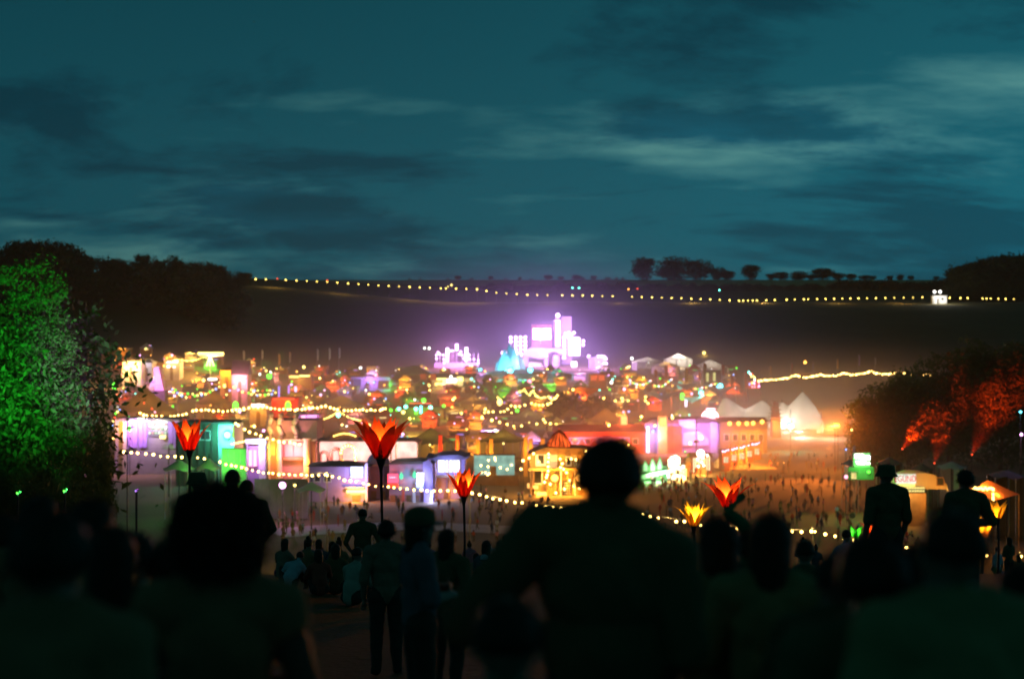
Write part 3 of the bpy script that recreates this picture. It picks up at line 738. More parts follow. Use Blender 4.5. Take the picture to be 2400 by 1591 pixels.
ring(t, 1255, 1281, 1060, 1092, 6); ring(t, 1249, 1272, 1098, 1135); ring(t, 1325, 1340, 1068, 1092); ring(t, 1345, 1352, 1068, 1092, 2)
for a in (1249, 1285, 1300, 1312, 1330, 1345, 1372, 1395): t.box("veranda_post", TR if a in (1312, 1345) else BROWNW, a, a + 3.2, 1101, None, -1.7, -1.45)
t.box("gable_panel", M("lilac_panel", (.6, .5, .6), .8, .2, 1), 1288, 1306, 1065, 1100, -.25, 0); t.box("gable_panel", M("lilac_panel", (.6, .5, .6), .8, .2, 1), 1351, 1367, 1086, 1100, -.25, 0)
for a, b, q, r in [(1248, 1261, 1135, 1143), (1248, 1255, 1147, 1154), (1257, 1281, 1150, 1158), (1235, 1241, 1130, 1141)]: t.box("signboard", TR, a, b, q, r, -1.8, -1.6)
t.box("doorway", DARKW, 1318, 1340, 1125, None, -.15, 0)
for k in range(6): t.box("swing_door_slat", TR, 1322, 1338, 1130 + 6*k, 1133 + 6*k, -.3, -.2)
dome = MB().lathe([(t.s*24, t.lz(1053)), (t.s*27, t.lz(1045)), (t.s*24, t.lz(1034)), (t.s*14, t.lz(1022)), (t.s*3, t.lz(1014)), (.02, t.lz(1006))], 14, (t.lx(1312), 3.2, 0)).build("lantern_dome", E("dome_red", (1.0, .12, .02), 1.0, True, .8, .8), t.root, True)
for k in range(9):
    a = math.pi * (k / 8) ; xx = t.lx(1312)
    MB().tube([(xx - t.s*28*math.cos(a), 3.2 - t.s*28*math.sin(a), t.lz(1053)), (xx - t.s*27.5*math.cos(a), 3.2 - t.s*27.5*math.sin(a), t.lz(1042)), (xx - t.s*15*math.cos(a), 3.2 - t.s*15*math.sin(a), t.lz(1021)), (xx, 3.2, t.lz(1010))], .1, 5).build("rib", REDW, dome)
for px, py in [(1250, 1061), (1285, 1062), (1285, 1070), (1284, 1080), (1284, 1091), (1284, 1101), (1282, 1110), (1280, 1116), (1276, 1127), (1289, 1132), (1312, 1073), (1317, 1084), (1313, 1093), (1320, 1097), (1327, 1105), (1338, 1073), (1349, 1075), (1373, 1056), (1334, 1123), (1344, 1136), (1322, 1143), (1357, 1141), (1302, 1152)]: t.bulb(px, py, -1.9, .2)
for px in (1299, 1358):
    t.bulb(px, 1117, -2.4, .62, 'o'); t.light(px, 1118, -3.3, 'o', 2100)
t.light(1262, 1085, -2.5, 'y', 300); t.light(1330, 1165, -3, 'o', 900); t.light(1260, 1160, -3, 'o', 600)
lamp_post(1226, 1079, 250, 'k', 120, .24, "bulb lamp on a thin post between the mint screen and the saloon")
lamp_post(1221, 1099, 250, 'k', 120, .2, "low bulb lamp beside the saloon wall")
lamp_post(1240, 1073, 252, 'k', 120, .2, "bulb lamp at the saloon corner below the twin chimneys")
for px, q, d, m_, lab in [(1032, 1021, 285, REDW, "red square chimney behind the pagoda pavilion"), (1072, 1021, 285, REDW, "red chimney with an orange stripe behind the pagoda pavilion"), (1120, 1031, 280, M("amber_paint", (.6, .35, .1), .8, .2, 2), "amber chimney standing behind the mint screen"),
                         (1151, 1030, 280, M("amber_paint", (.6, .35, .1), .8, .2, 2), "amber chimney with a pale foot behind the mint screen"), (1232, 1026, 282, M("amber_paint", (.6, .35, .1), .8, .2, 2), "taller of the twin orange chimneys by the saloon"), (1244, 1030, 280, M("amber_paint", (.6, .35, .1), .8, .2, 2), "shorter of the twin orange chimneys by the saloon"), (1272, 1029, 285, M("amber_paint", (.6, .35, .1), .8, .2, 2), "stubby yellow chimney beside the red lantern dome")]:
    t = Thing("chimney", lab, "chimney", px, d, "painted chimneys over the roofs")
    t.box("stack", m_, px - 4.5, px + 4.5, q, None, 0, .8); t.box("cap", m_, px - 5.5, px + 5.5, q - 2, q, -.1, .9)
    if px in (1072,): t.box("stripe", M("amber_paint", (.6, .35, .1), .8, .2, 2), px - 2, px + 2, q + 9, None, -.08, 0)
    t.light(px, q + 28, -2.2, 'o' if px > 1040 else 'r', 260)
t = Thing("long_shed", "long red lit shed roof running behind the saloon", "building", 1400, 335)
t.box("wall", REDW, 1300, 1512, 1012, None, 0, 12); t.gable("roof", M("rust_sheet", (.30, .14, .08), .8, .35, .5), 1298, 1514, 1012, 998, 0, 12)
t.light(1350, 1030, -4, 'r', 1800); t.light(1460, 1020, -4, 'o', 700); t.light(1430, 1030, -4, 'r', 1200)
for k in range(7): t.window(1315 + 28*k, 1327 + 28*k, 1028, 1040)
t = Thing("truss_gantry", "violet lit steel truss gantry in front of the long red shed", "gantry", 1370, 322)
for q in (1026, 1048): t.tube("chord", M("lilac_post", (.55, .5, .7), .7, .2, 2), [(1332, q, 0), (1476, q, 0)], .16)
for k in range(9): t.tube("brace", M("lilac_post", (.55, .5, .7), .7, .2, 2), [(1332 + 16*k, 1048 if k % 2 else 1026, 0), (1348 + 16*k, 1026 if k % 2 else 1048, 0)], .1)
for a in (1334, 1474): t.tube("leg", M("lilac_post", (.55, .5, .7), .7, .2, 2), [(a, None, 0), (a, 1026, 0)], .16)
t.light(1360, 1040, -2.5, 'm', 360); t.light(1450, 1035, -2.5, 'm', 300)
t = Thing("lit_column", "square column glowing orange white above the long red shed", "column", 1462, 345)
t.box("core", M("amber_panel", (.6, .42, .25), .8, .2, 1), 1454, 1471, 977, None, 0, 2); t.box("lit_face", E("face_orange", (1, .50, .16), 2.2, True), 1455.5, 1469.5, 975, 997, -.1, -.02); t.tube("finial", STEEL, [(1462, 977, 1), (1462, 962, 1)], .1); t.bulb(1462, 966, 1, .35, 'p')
t.light(1462, 985, -3, 'r', 1500)
t = Thing("lit_column", "taller column glowing orange down its face beside the violet warehouse", "column", 1554, 335)
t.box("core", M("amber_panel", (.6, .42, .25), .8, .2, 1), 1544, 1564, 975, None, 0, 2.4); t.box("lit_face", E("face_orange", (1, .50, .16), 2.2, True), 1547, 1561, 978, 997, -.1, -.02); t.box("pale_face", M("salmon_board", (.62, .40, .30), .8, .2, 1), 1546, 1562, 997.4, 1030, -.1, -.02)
t.light(1554, 990, -3, 'o', 900); t.light(1554, 1015, -3, 'r', 1300)
t = Thing("violet_warehouse", "tall violet warehouse with a white vertical light strip", "building", 1605, 335)
t.box("wall", PURPW, 1514, 1690, 992, None, 2.6, 14); t.box("bay", REDW, 1564, 1600, 1000, None, 1.6, 2.6)
t.poly("roof", DARKW, [(1512, 993), (1530, 985), (1675, 982), (1692, 993)], 2.3, 14)
t.poly("torn_panel", M("lilac_panel", (.6, .5, .6), .8, .2, 1), [(1592, 985), (1632, 985), (1634, 1008), (1605, 1003), (1595, 996)], 2.2, 2.5)
t.poly("torn_panel", M("lilac_panel", (.6, .5, .6), .8, .2, 1), [(1602, 1046), (1604, 1016), (1640, 1010), (1664, 1030), (1664, 1046)], 2.2, 2.5)
t.box("light_strip", E_COOL, 1517, 1524, 1000, 1062, 2.2, 2.5); t.bulb(1533, 1012, 2.0, .5, 'b'); t.bulb(1645, 1027, 1.8, .5, 'w'); t.bulb(1620, 1040, 1.8, .35, 'w')
t.box("side_pier", M("lilac_post", (.55, .5, .7), .7, .2, 2), 1668, 1684, 990, None, 2.1, 2.6)
t.light(1533, 1020, -.5, 'b', 900); t.light(1620, 1000, -1.5, 'v', 1500); t.light(1670, 1010, -1.5, 'v', 900); t.light(1580, 1030, -1, 'r', 1000)
t = Thing("neon_sign", "burst of white pink neon on top of the violet warehouse", "sign", 1664, 350)
for k in range(9):
    a = math.pi * (k / 8); t.tube("ray", E("neon_hotpink", (1, .45, .55), 9), [(1664, 980, 0), (1664 - 20*math.cos(a), 980 - 20*math.sin(a), 0)], .42, 6)
t.box("sill", E("neon_hotpink", (1, .45, .55), 9), 1641, 1688, 982, 984.5, -.3, .2); t.tube("post", STEEL, [(1664, None, .6), (1664, 982, .6)], .2); t.box("bar", E("neon_hotpink", (1, .45, .55), 9), 1655, 1676, 957, 959, -.2, .1)
t.light(1664, 970, -4, 'p', 2600)
t = Thing("telegraph_pole", "dark pole with two crossbars and a broad shade by the warehouse", "pole", 1632, 318)
t.tube("shaft", BLACKP, [(1632, None, 0), (1632, 980, 0)], .15); t.box("crossbar", BLACKP, 1629, 1640, 1008, 1010, -.1, .1); t.box("crossbar", BLACKP, 1626, 1638, 988, 990, -.1, .1)
MB().lathe([(.9, t.lz(1037)), (.5, t.lz(1033)), (.1, t.lz(1030))], 10).build("shade", BLACKP, t.root)
t = Thing("amber_hall", "amber lit hall front with five bright wall lamps", "building", 1740, 338)
t.box("wall", M("amber_boards", (.58, .34, .12), .85, .3, .8), 1688, 1798, 988, None, 0, 12); t.gable("roof", M("rust_sheet", (.30, .14, .08), .8, .35, .5), 1686, 1800, 988, 980, 0, 12)
for px, py in [(1709, 992), (1730, 992), (1749, 992), (1764, 991), (1785, 988)]:
    t.bulb(px, py, -.7, .5, 'o'); t.box("lamp_arm", BLACKP, px - .6, px + .6, py - 5, py - 1, -.7, 0); t.spot(px, py - 1, -1.2, 'o', 1700, (px, py + 40, .5), 100, .9)
for k in range(5): t.window(1698 + 20*k, 1708 + 20*k, 1018, 1032)
CAB = [(1702, 1058, 1076, 292), (1721, 1053, 1071, 299), (1739, 1049, 1067, 306), (1757, 1045, 1062, 313), (1774, 1041, 1057, 320)]
for i, (px, q, wy, d) in enumerate(CAB):
    t = Thing("spiked_cabin", ["red cabin with a white window at the street corner end of the spiked row", "second red cabin of the spiked row with a paired white window", "middle red cabin of the spiked row with a broad white window", "fourth red cabin of the spiked row from the street corner", "last red cabin of the spiked row next to the open field"][i], "cabin", px, d, "row of spiked red cabins")
    t.box("wall", REDW, px - 9, px + 8, q, None, 0, 5); t.box("roof", BROWNW, px - 9.5, px + 8.5, q - 2, q, -.5, 5)
    t.poly("spike", BROWNW, [(px + 8, wy + 18), (px + 8, q - 4), (px + 9.4, q - 22), (px + 11, q - 2), (px + 11, wy + 18)], -.6, -.2)
    t.box("lit_window", E("window_straw", (1, .88, .55), .9, False, .5, 2), px - 6, px + 5, wy - 6, wy + 8, -.1, .05); t.box("mullion", BLACKP, px - 1, px, wy - 6, wy + 8, -.2, -.11)
    t.light(px, q + 6, -2.4, 'o', 420)
sp = []
for px, q, wy, d in CAB:
    for k in range(4): sp.append(P(px - 8 + 4.6*k, q - 1 - k * .9 + 1.5*math.sin(k), d - 1))
festoon("string of tiny violet lamps along the spiked cabins", sp, .17, 'l')
# the market row
t = Thing("gabled_stall", "mint green stall with three pointed gables over a long awning", "stall", 1534, 268)
t.box("wall", GREENW, 1500, 1564, 1092, None, 0, 4)
for a, q in [(1511, 1078), (1529, 1071), (1546, 1067)]: t.poly("gable", GREENW, [(a - 8, 1106), (a - 7, 1090), (a, q), (a + 7, 1089), (a + 8, 1104)], -.3, -.05); t.poly("gable_inset", M("mint_panel", (.5, .75, .5), .8, .15, 2), [(a - 5, 1103), (a - 4.5, 1091), (a, q + 5), (a + 4.5, 1090), (a + 5, 1102)], -.36, -.31)
t.poly("awning", M("mint_panel", (.5, .75, .5), .8, .15, 2), [(1499, 1121), (1499, 1112), (1562, 1098), (1562, 1108)], -1.6, -.35); t.box("counter", M("mint_panel", (.5, .75, .5), .8, .15, 2), 1503, 1560, 1126, 1132, -1.4, -.6); t.box("fascia", M("mint_panel", (.5, .75, .5), .8, .15, 2), 1505, 1560, 1134, None, -1.2, -1)
t.light(1516, 1112, -4, 'g', 330); t.light(1530, 1108, -3.5, 'w', 520); t.light(1548, 1106, -3.5, 't', 160); t.bulb(1563, 1109, -1.7, .2, 'w')
t = Thing("marquee_stall", "food stall under a stepped blazing white sign", "stall", 1590, 274)
t.box("wall", WHITEW, 1567, 1606, 1092, None, 0, 4); t.poly("sign", E("sign_ivory", (1, .93, .62), 6, True), [(1566, 1093), (1565, 1076), (1571, 1075), (1570, 1070), (1585, 1066), (1587, 1070), (1592, 1070), (1593, 1087)], -.7, -.4)
t.box("sign_badge", M("ochre_badge", (.5, .4, .2), .8, .2, 2), 1575, 1584, 1073, 1077, -.78, -.71)
for a, b, q, r in [(1570, 1577, 1106, 1112), (1584, 1592, 1102, 1111)]: t.window(a, b, q, r, -.15)
t.poly("counter", WHITEW, [(1568, 1121), (1568, 1115), (1596, 1110), (1608, 1116), (1608, 1134)], -1.2, -.4)
for px, py in [(1572, 1101), (1589, 1095), (1599, 1092), (1565, 1105), (1563, 1115), (1574, 1117), (1586, 1114)]: t.bulb(px, py, -1.4, .3, 'w')
t.box("side_curtain", CREAMW, 1600, 1609, 1096, None, -.6, -.3); t.light(1582, 1106, -3, 'y', 900); t.light(1600, 1120, -3, 'y', 350)
t = Thing("column_stall", "red stall with white columns and a round glowing sign", "stall", 1644, 287)
t.box("wall", REDW, 1620, 1667, 1072, None, 0, 4); t.gable("roof", REDW, 1618, 1668, 1072, 1062, 0, 4)
MB().lathe([(.02, -.3), (t.s*9, -.3), (t.s*9.5, 0), (t.s*9, .3), (.02, .3)], 16).build("round_sign", E("sign_ivory", (1, .93, .62), 6, True), t.root, False, (t.lx(1641), -.8, t.lz(1062))).rotation_euler = (math.pi / 2, 0, 0)
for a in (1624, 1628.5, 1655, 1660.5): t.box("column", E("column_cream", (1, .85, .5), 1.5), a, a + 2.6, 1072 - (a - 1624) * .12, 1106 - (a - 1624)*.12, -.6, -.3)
for a, b, q, r in [(1632, 1638, 1080, 1088), (1644, 1651, 1077, 1085)]: t.window(a, b, q, r, -.15)
for px, py in [(1634, 1075), (1646, 1072), (1656, 1066), (1635, 1092), (1648, 1090), (1643, 1082)]: t.bulb(px, py, -.9, .24, 'w')
t.box("counter", BROWNW, 1628, 1660, 1096, None, -.5, -.1); t.light(1642, 1080, -3, 'y', 800); t.light(1642, 1100, -3, 'o', 600)
t = Thing("side_kiosk", "narrow kiosk with orange shutter between the marquee stall and the column stall", "kiosk", 1614, 284)
t.box("wall", M("amber_boards", (.58, .34, .12), .85, .3, .8), 1609, 1619, 1084, None, 0, 3); t.poly("roof", CREAMW, [(1606, 1084), (1609, 1074), (1616, 1072), (1620, 1080)], -.4, 3); t.box("shutter", REDW, 1614, 1618.5, 1090, 1110, -.1, 0); t.light(1616, 1098, -2, 'o', 160)
cone_tent(1690, 300, 34, 1066, 1082, "small cream tent behind the column stall", CANVAS, sides=4, em='y', power=90)
lamp_post(1606, 1058, 290, 'g', 60, .14, "thin green tipped lamp post behind the market row")
# crane-like red tower, tents
t = Thing("pagoda_tower", "rust red tiered tower in front of the white big top", "tower", 1817, 385)
for k in range(6):
    a = 14 - k * 1.1; q = 994 - 9 * k
    t.box("tier_wall", REDW, 1817 - a*.7, 1817 + a*.7, q - 7, q if k else None, -2 + k*.2, 2 - k*.2); t.box("tier_roof", BROWNW, 1817 - a, 1817 + a, q - 8.6, q - 7, -2.8 + k*.2, 2.8 - k*.2)
t.light(1806, 985, -4, 'o', 700); t.light(1817, 1000, -3.5, 'o', 500)
big_top(1748, 425, 150, 988, [(1697, 926, 0), (1785, 936, -2), (1800, 941, 3)], "wide pale big top with twin peaks above the amber hall", CANVAS, 24, 'w', 2400)
big_top(1868, 405, 128, 1000, [(1881, 917, 0), (1836, 940, 2)], "tall pale big top with one sharp peak by the open field", CANVAS, 20, 'w', 2400)
for px, q in ((1853, 960), (1925, 965)): pole(X(px, 385), 385, EYE - (q - HZ)*S(385), ["dark mast rising in front of the sharp peaked big top", "dark mast at the field side of the sharp peaked big top"][px > 1900], .12, None, "tent_mast")
lamp_post(1853, 998, 340, 't', 1500, .75, "big teal lamp glowing in front of the sharp peaked big top")
lamp_post(1957, 997, 290, 'o', 0, .36, "fierce orange floodlight aimed across the dusty field")
lamp_post(1964, 997, 291, 'o', 2500, .36, "second orange floodlight of the pair at the field edge")
lamp('SPOT', tuple(P(1960, 996, 288)), (1, .26, .03), 290000, None, aim=tuple(P(1770, 1045, 300)), angle=44, blend=.8)
lamp('SPOT', tuple(P(1962, 996, 288)), (1, .16, .01), 60000, None, aim=tuple(P(2080, 965, 215)), angle=24, blend=.8)
lamp('SPOT', tuple(P(1958, 994, 287)), (1, .24, .03), 55000, None, aim=tuple(P(1800, 1120, 250)), angle=64, blend=.9)
lamp_post(1996, 1007, 270, 'y', 120, .2, "small pale lamp at the foot of the rounded dark tree")
lamp_post(1887, 849, 640, 'o', 700, .7, "orange lamp on the slope above the sagging lamp string")
lamp_post(1650, 827, 720, 'y', 900, .8, "cream lamp high behind the pale tents")
# ------------------------------------------------------------------ main stage under the far hillside
t = Thing("main_stage", "great stage with a blazing light column, pink screen and arched bridge deck", "stage", 1275, 680)
LAVW = M("lavender_scenic", (.50, .44, .56), .85, .25, .3)
t.box("light_column", E("led_column", (.85, .6, 1), 4.5, True), 1302, 1313, 750, 812, 0, 2); t.box("column_core", GREYW, 1301, 1314, 746, None, 2, 5)
t.bulb(1307.5, 739, 1, 1.1, 'l'); t.tube("finial", STEEL, [(1307.5, 746, 2), (1307.5, 740, 2)], .25)
t.box("side_tower", LAVW, 1317, 1341, 741, None, 6, 11)
t.box("screen_frame", E("frame_pink", (1, .28, .62), .9, True, .3, .2), 1246, 1294, 760, 815, 1, 2)
for r in range(2):
    for c in range(3): t.box("screen_panel", E("screen_white", (1, .78, 1), 4.5, True), 1249 + 14.2*c, 1262.8 + 14.2*c, 769 + 13.6*r + (c % 2), 782.2 + 13.6*r + (c % 2), .3, .9)
deck = t.poly("bridge_deck", LAVW, [(1222, 834), (1232, 820), (1246, 815), (1322, 817), (1328, 828), (1312, 832), (1306, 826), (1292, 824), (1282, 830), (1276, 840), (1262, 840), (1240, 836)], -4, 6)
for a, b in ((1226, 1238), (1296, 1309), (1276, 1284)): t.box("pier", LAVW, a, b, 832, None, -3, 5)
t.poly("stage_skirt", E("skirt_pink", (1, .62, .9), 2.2, False, .6, .3), [(1236, 860), (1240, 848), (1268, 850), (1274, 860)], -4.5, -4)
for i, (px, n) in enumerate([(1197, 2), (1209, 5), (1220, 5), (1231, 4), (1322, 6)]):
    c = t.tube("lamp_truss", STEEL, [(px, None, 1.2), (px, 786, 1.2)], .3)
    for k in range(n): t.bulb(px, 791 + 9.4*k, 0, .85, 'l', c)
for a, b in ((1333, 780), (1345, 780), (1339, 785), (1333, 790), (1326, 782)): t.bulb(a, b, 0, .8, 'l')
for r in range(4):
    for c in range(4): t.bulb(1337 + 6.2*c, 795 + 8*r, 0, 1.05, 'l')
for b in (799, 808): t.bulb(1367, b, 0, .75, 'l')
t.box("led_wall", E("led_wall_violet", (.9, .6, 1), 3, True, .5, .3), 1333, 1360, 792, 834, .8, 1.6)
t.box("led_cube", E("screen_white", (1, .78, 1), 4.5, True), 1338, 1351, 847, 864, -6, -3)
for px in range(1212, 1226, 5): t.bulb(px, 829 + (px % 3)*2, -1, 1.0, 'l')
for px, py in [(1187, 828), (1178, 827), (1280, 833), (1379, 835)]: t.bulb(px, py, -3, .8, 'l')
t.light(1270, 800, -18, 'v', 12000, 1); t.light(1345, 815, -16, 'v', 12000, 1); t.light(1215, 815, -16, 'v', 9000, 1); t.light(1308, 760, -12, 'v', 9000, 1); t.light(1275, 775, 30, 'v', 14000, 1); t.light(1290, 850, -12, 'm', 3000, 1)
t = Thing("lighting_wing", "violet scaffold wing with dotted lamp frames beside the great stage", "stage wing", 1402, 665)
t.box("deck", LAVW, 1378, 1426, 866, None, 0, 6); t.box("glow_sill", E_WHITE, 1383, 1422, 868, 874, -1, -.3)
for k in range(4): t.tube("truss", STEEL, [(1381 + 13.5*k, None, 1), (1381 + 13.5*k, 834, 1)], .25)
for px, py in [(1402, 835), (1410, 835), (1416, 836), (1420, 841), (1421, 852), (1420, 861), (1414, 860), (1407, 862), (1400, 864), (1415, 852)]: t.bulb(px, py, 0, .7, 'l')
t.box("scrim", M("violet_scrim", (.4, .3, .5), .9, .3, .4), 1382, 1420, 838, 866, 1.6, 1.8); t.light(1402, 850, -6, 'v', 6000)
t = Thing("lighting_wing", "lower lamp rig of glowing columns at the far side of the great stage", "stage wing", 1070, 672)
t.box("deck", LAVW, 1018, 1122, 850, None, 0, 8)
for a, b, q, r in [(1045, 1052, 815, 848), (1067, 1074, 806, 822), (1089, 1097, 814, 847), (1052, 1064, 820, 824)]: t.box("led_column", E("led_column", (.85, .6, 1), 4.5, True), a, b, q, r, -.5, .5)
for px, py in [(1023, 832), (1031, 830), (1023, 840), (1039, 832), (1040, 842), (1041, 850), (1076, 830), (1083, 832), (1087, 840), (1100, 832), (1101, 842), (1111, 842), (1121, 844), (1121, 851), (1080, 824), (1027, 826)]: t.bulb(px, py, -.6, .55, 'l')
for a in (1023, 1031, 1040, 1048, 1070, 1083, 1093, 1101, 1111, 1121): t.tube("truss", STEEL, [(a, None, .9), (a, 818 if a in (1048, 1070, 1093) else 828, .9)], .22)
t.light(1060, 830, -8, 'm', 9000, 1); t.light(1100, 835, -8, 'v', 6000, 1)
t = Thing("crag_set", "jagged rock set piece lit cyan before the great stage", "stage set", 1196, 640)
for k, (a, b, q) in enumerate([(1163, 1180, 838), (1172, 1192, 818), (1186, 1202, 803), (1198, 1212, 812), (1206, 1226, 826)]):
    t.poly("crag", M("blue_grey_rock", (.26, .32, .38), .9, .4, .3), [(a - 4, 872), (a + 1, (q + 860)/2), ((a*2+b)/3, q + 6), ((a + b)/2, q), (b - 3, q + 12), (b + 2, (q + 865)/2), (b + 6, 872)], -2 - k % 2 * 2, 3 + k % 3)
t.light(1196, 866, -8, 'cy', 5200, .6); t.light(1170, 860, -8, 'cy', 1600); t.light(1220, 850, -7, 'c', 1200)
for px, py, d, em, pw, r, lab in [(1196, 868, 610, 'cy', 6500, 1.25, "largest cyan lamp at the foot of the rock set"), (1243, 867, 610, 'cy', 6000, 1.1, "cyan lamp on the grey roof below the bridge deck"), (1127, 868, 612, 'cy', 2600, .8, "cyan lamp pair end of the grey roof"), (1186, 866, 612, 'cy', 0, .6, "small cyan lamp next to the largest one"),
    (1006, 816, 680, 'w', 300, .6, "lone white lamp at the end of the lamp rig"), (995, 816, 682, 'w', 0, .55, "white lamp neighbouring the lone one by the rig"), (1481, 840, 660, 'w', 500, .65, "greenish white lamp beside the pale back tents"), (1433, 896, 545, 'w', 900, .62, "white lamp under a square hood below the violet wing"), (881, 878, 560, 'p', 1500, .72, "rose lamp over the violet booth"), (876, 896, 552, 'b', 1300, .6, "blue white lamp inside the violet booth"), (863, 896, 554, 'b', 0, .35, "small blue lamp inside the violet booth"),
    (631, 882, 520, 'g', 4200, .95, "fierce green lamp flooding the back stalls"), (634, 872, 522, 'w', 0, .35, "small white lamp above the fierce green one"), (609, 877, 522, 'w', 150, .4, "white lamp next to the fierce green one"), (477, 891, 500, 'y', 500, .6, "round cream lamp in the western stalls"), (712, 860, 580, 'y', 300, .6, "cream lamp on a mast behind the western stalls"),
    (1241, 894, 560, 'p', 2200, .95, "big rose white lamp in the middle of the back stalls"), (1643, 920, 440, 't', 900, .72, "teal lamp beside the shade sails"), (1688, 905, 470, 'cy', 1200, .9, "cyan lamp over the shade sails"), (1683, 905, 472, 'cy', 0, .6, "cyan lamp touching its larger twin over the shade sails"),
    (845, 862, 590, 'w', 150, .55, "white lamp above the violet booth"), (1463, 912, 500, 'm', 80, .45, "pinkish lamp near the rainbow strings"), (662, 1137, 205, 'm', 420, .5, "rose white lamp in front of the grey wall"), (691, 1137, 206, 'y', 60, .2, "cream lamp by the grey wall"),
    (1005, 903, 560, 'y', 900, .62, "cream lamp at the foot of the yellow lettering"), (1102, 898, 562, 'w', 120, .42, "greenish lamp past the yellow lettering"), (1105, 888, 562, 't', 100, .4, "teal lamp over the greenish one"), (1983, 1117, 212, 'p', 160, .3, "rose oval lamp outside the green lit truck")]:
    lamp_post(px, py, d, em, pw, r, lab, None, "coloured lamps about the town")
# ------------------------------------------------------------------ named booths of the back town
def booth(px, d, a, b, top, label, mat, roof='flat', rmat=DARKW, wins=(), em=None, power=0, cat="booth", name="booth", ridge=8, depth=7, lit=None, lp=None):
    t = Thing(name, label, cat, px, d)
    t.box("wall", mat, a, b, top, None, 0, depth)
    if roof == 'flat': t.box("roof", rmat, a - 1.2, b + 1.2, top - 1.6, top, -.6, depth + .4)
    elif roof == 'gable': t.gable("roof", rmat, a - 1, b + 1, top, top - ridge, 0, depth)
    else: t.hip("roof", rmat, a - 1, b + 1, top, top - ridge, 0, depth)
    for (x0, x1, y0, y1, e) in wins: t.box("lit_window", EM[e] if isinstance(e, str) else e, x0, x1, y0, y1, -.35, .05)
    w = b - a; t.box("door", BROWNW, a + w*.4, a + w*.4 + 1.1/t.s, top + (2.2/t.s if top else 0), None, -.12, 0)
    if em: t.light(*(lp or ((a + b)/2, top + 4)), -3, em, power)
    return t
booth(305, 560, 286, 330, 846, "kiosk under a long yellow light sign at the western end", CREAMW, wins=[(292, 324, 846.5, 850, 'y'), (294, 324, 854, 857.5, 'y'), (288, 292, 846, 862, 'y')], em='y', power=7000, lp=(310, 856))
booth(343, 570, 330, 357, 850, "white kiosk with a domed top next to the yellow sign", WHITEW, 'hip', WHITEW, ridge=8, em='c', power=400)
booth(405, 575, 385, 420, 848, "kiosk with two cream light boxes under the distant string", CREAMW, wins=[(391, 403, 846, 850, 'w'), (405, 418, 845, 849.5, 'w'), (392, 398, 857, 861, 'w'), (406, 411, 858, 862, 'c')], em='y', power=700)
t = Thing("lamp_gantry", "tall gantry carrying a row of blazing cream lamps", "gantry", 494, 590)
t.box("beam", STEEL, 464, 525, 833, 835, 0, .5)
for k in range(11): t.bulb(467 + 5.5*k, 828.5, -.4, .62, 'y')
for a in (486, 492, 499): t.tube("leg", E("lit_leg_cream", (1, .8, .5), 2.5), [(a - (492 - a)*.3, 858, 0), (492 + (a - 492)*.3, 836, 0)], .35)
t.tube("mast", STEEL, [(492, None, .8), (492, 835, .8)], .3); t.light(494, 833, -5, 'y', 14000, 1)
t = Thing("pink_tower", "tapering pink lit tower in the western stalls", "tower", 372, 440)
t.poly("wall", M("pale_pink_cloth", (.70, .52, .62), .9, .15, .6), [(364, 914), (360, 862), (371, 860), (378, 890), (383, 914), (383, 930), (364, 930)], 0, 3); t.box("plinth", DARKW, 360, 387, 915, None, -.3, 4); t.light(372, 900, -6, 'm', 1900); t.light(368, 875, -5, 'm', 900)
for k in range(3): t.box("band", M("violet_curtain", (.34, .22, .55), .9, .25, 3), 362, 380, 902 + 6*k, 903.4 + 6*k, -.12, 0)
booth(560, 470, 543, 580, 878, "square rose lit house with a steep pointed gable", M("rose_brick", (.60, .38, .33), .85, .25, 1.2), 'gable', M("dull_slate", (.2, .18, .17), .8, .3, 1), em='p', power=2400, ridge=34, cat="building", name="house", lp=(562, 890), wins=[(577, 579.5, 888, 912, 'p')])
booth(530, 475, 516, 544, 868, "orange lit house leaning against the rose house", M("amber_boards", (.58, .34, .12), .85, .3, .8), 'hip', em='o', power=1900, wins=[(524, 529, 900, 908, 'y'), (488, 508, 886, 891, 'w')], name="house", cat="building")
booth(705, 560, 676, 730, 884, "long low bar under two yellow neon strips", BROWNW, wins=[(678, 700, 881, 885, 'y'), (702, 726, 879, 883, 'y')], em='y', power=700, name="bar", cat="bar")
booth(850, 556, 822, 915, 884, "violet booth with an open blue front", PURPW, wins=[(828, 846, 888, 906, E("booth_violet", (.35, .28, .9), .35)), (850, 856, 884, 890, 'v'), (886, 912, 892, 910, E("booth_rose", (.8, .3, .3), .25))], em='v', power=1500)
booth(965, 590, 922, 1010, 878, "broad grey hall with a low hipped roof beside the yellow lettering", GREYW, 'hip', M("pale_grey_sheet", (.36, .35, .34), .8, .2, .3), ridge=20, depth=18, name="hall", cat="building")
t = booth(1055, 565, 1012, 1112, 886, "hall front carrying bold yellow and white light lettering", CREAMW, 'gable', M("pale_grey_sheet", (.36, .35, .34), .8, .2, .3), em='y', power=1800, name="hall", cat="building", ridge=10, depth=12)
for a, b, q, r, m_ in [(1024, 1044, 886, 890, E_YEL), (1038, 1044, 890, 897, E_YEL), (1022, 1044, 897, 901, E_YEL), (1047, 1059, 888, 897, E_WHITE), (1054, 1060, 880, 888, E_WHITE), (1062, 1070, 886, 896, E_WHITE), (1072, 1085, 883, 893, E_YEL), (1075, 1085, 896, 904, E("lit_straw", (1, .8, .3), 1.2)), (1020, 1025, 898, 903, E_YEL)]: t.box("light_letter", m_, a, b, q, r, -.7, -.4)
for a in (985, 1008): t.box("red_banner", REDW, a, a + 14, 876, 890, -.5, -.3)
t = Thing("low_hall", "wide grey roofed hall washed cyan below the great stage", "building", 1230, 618)
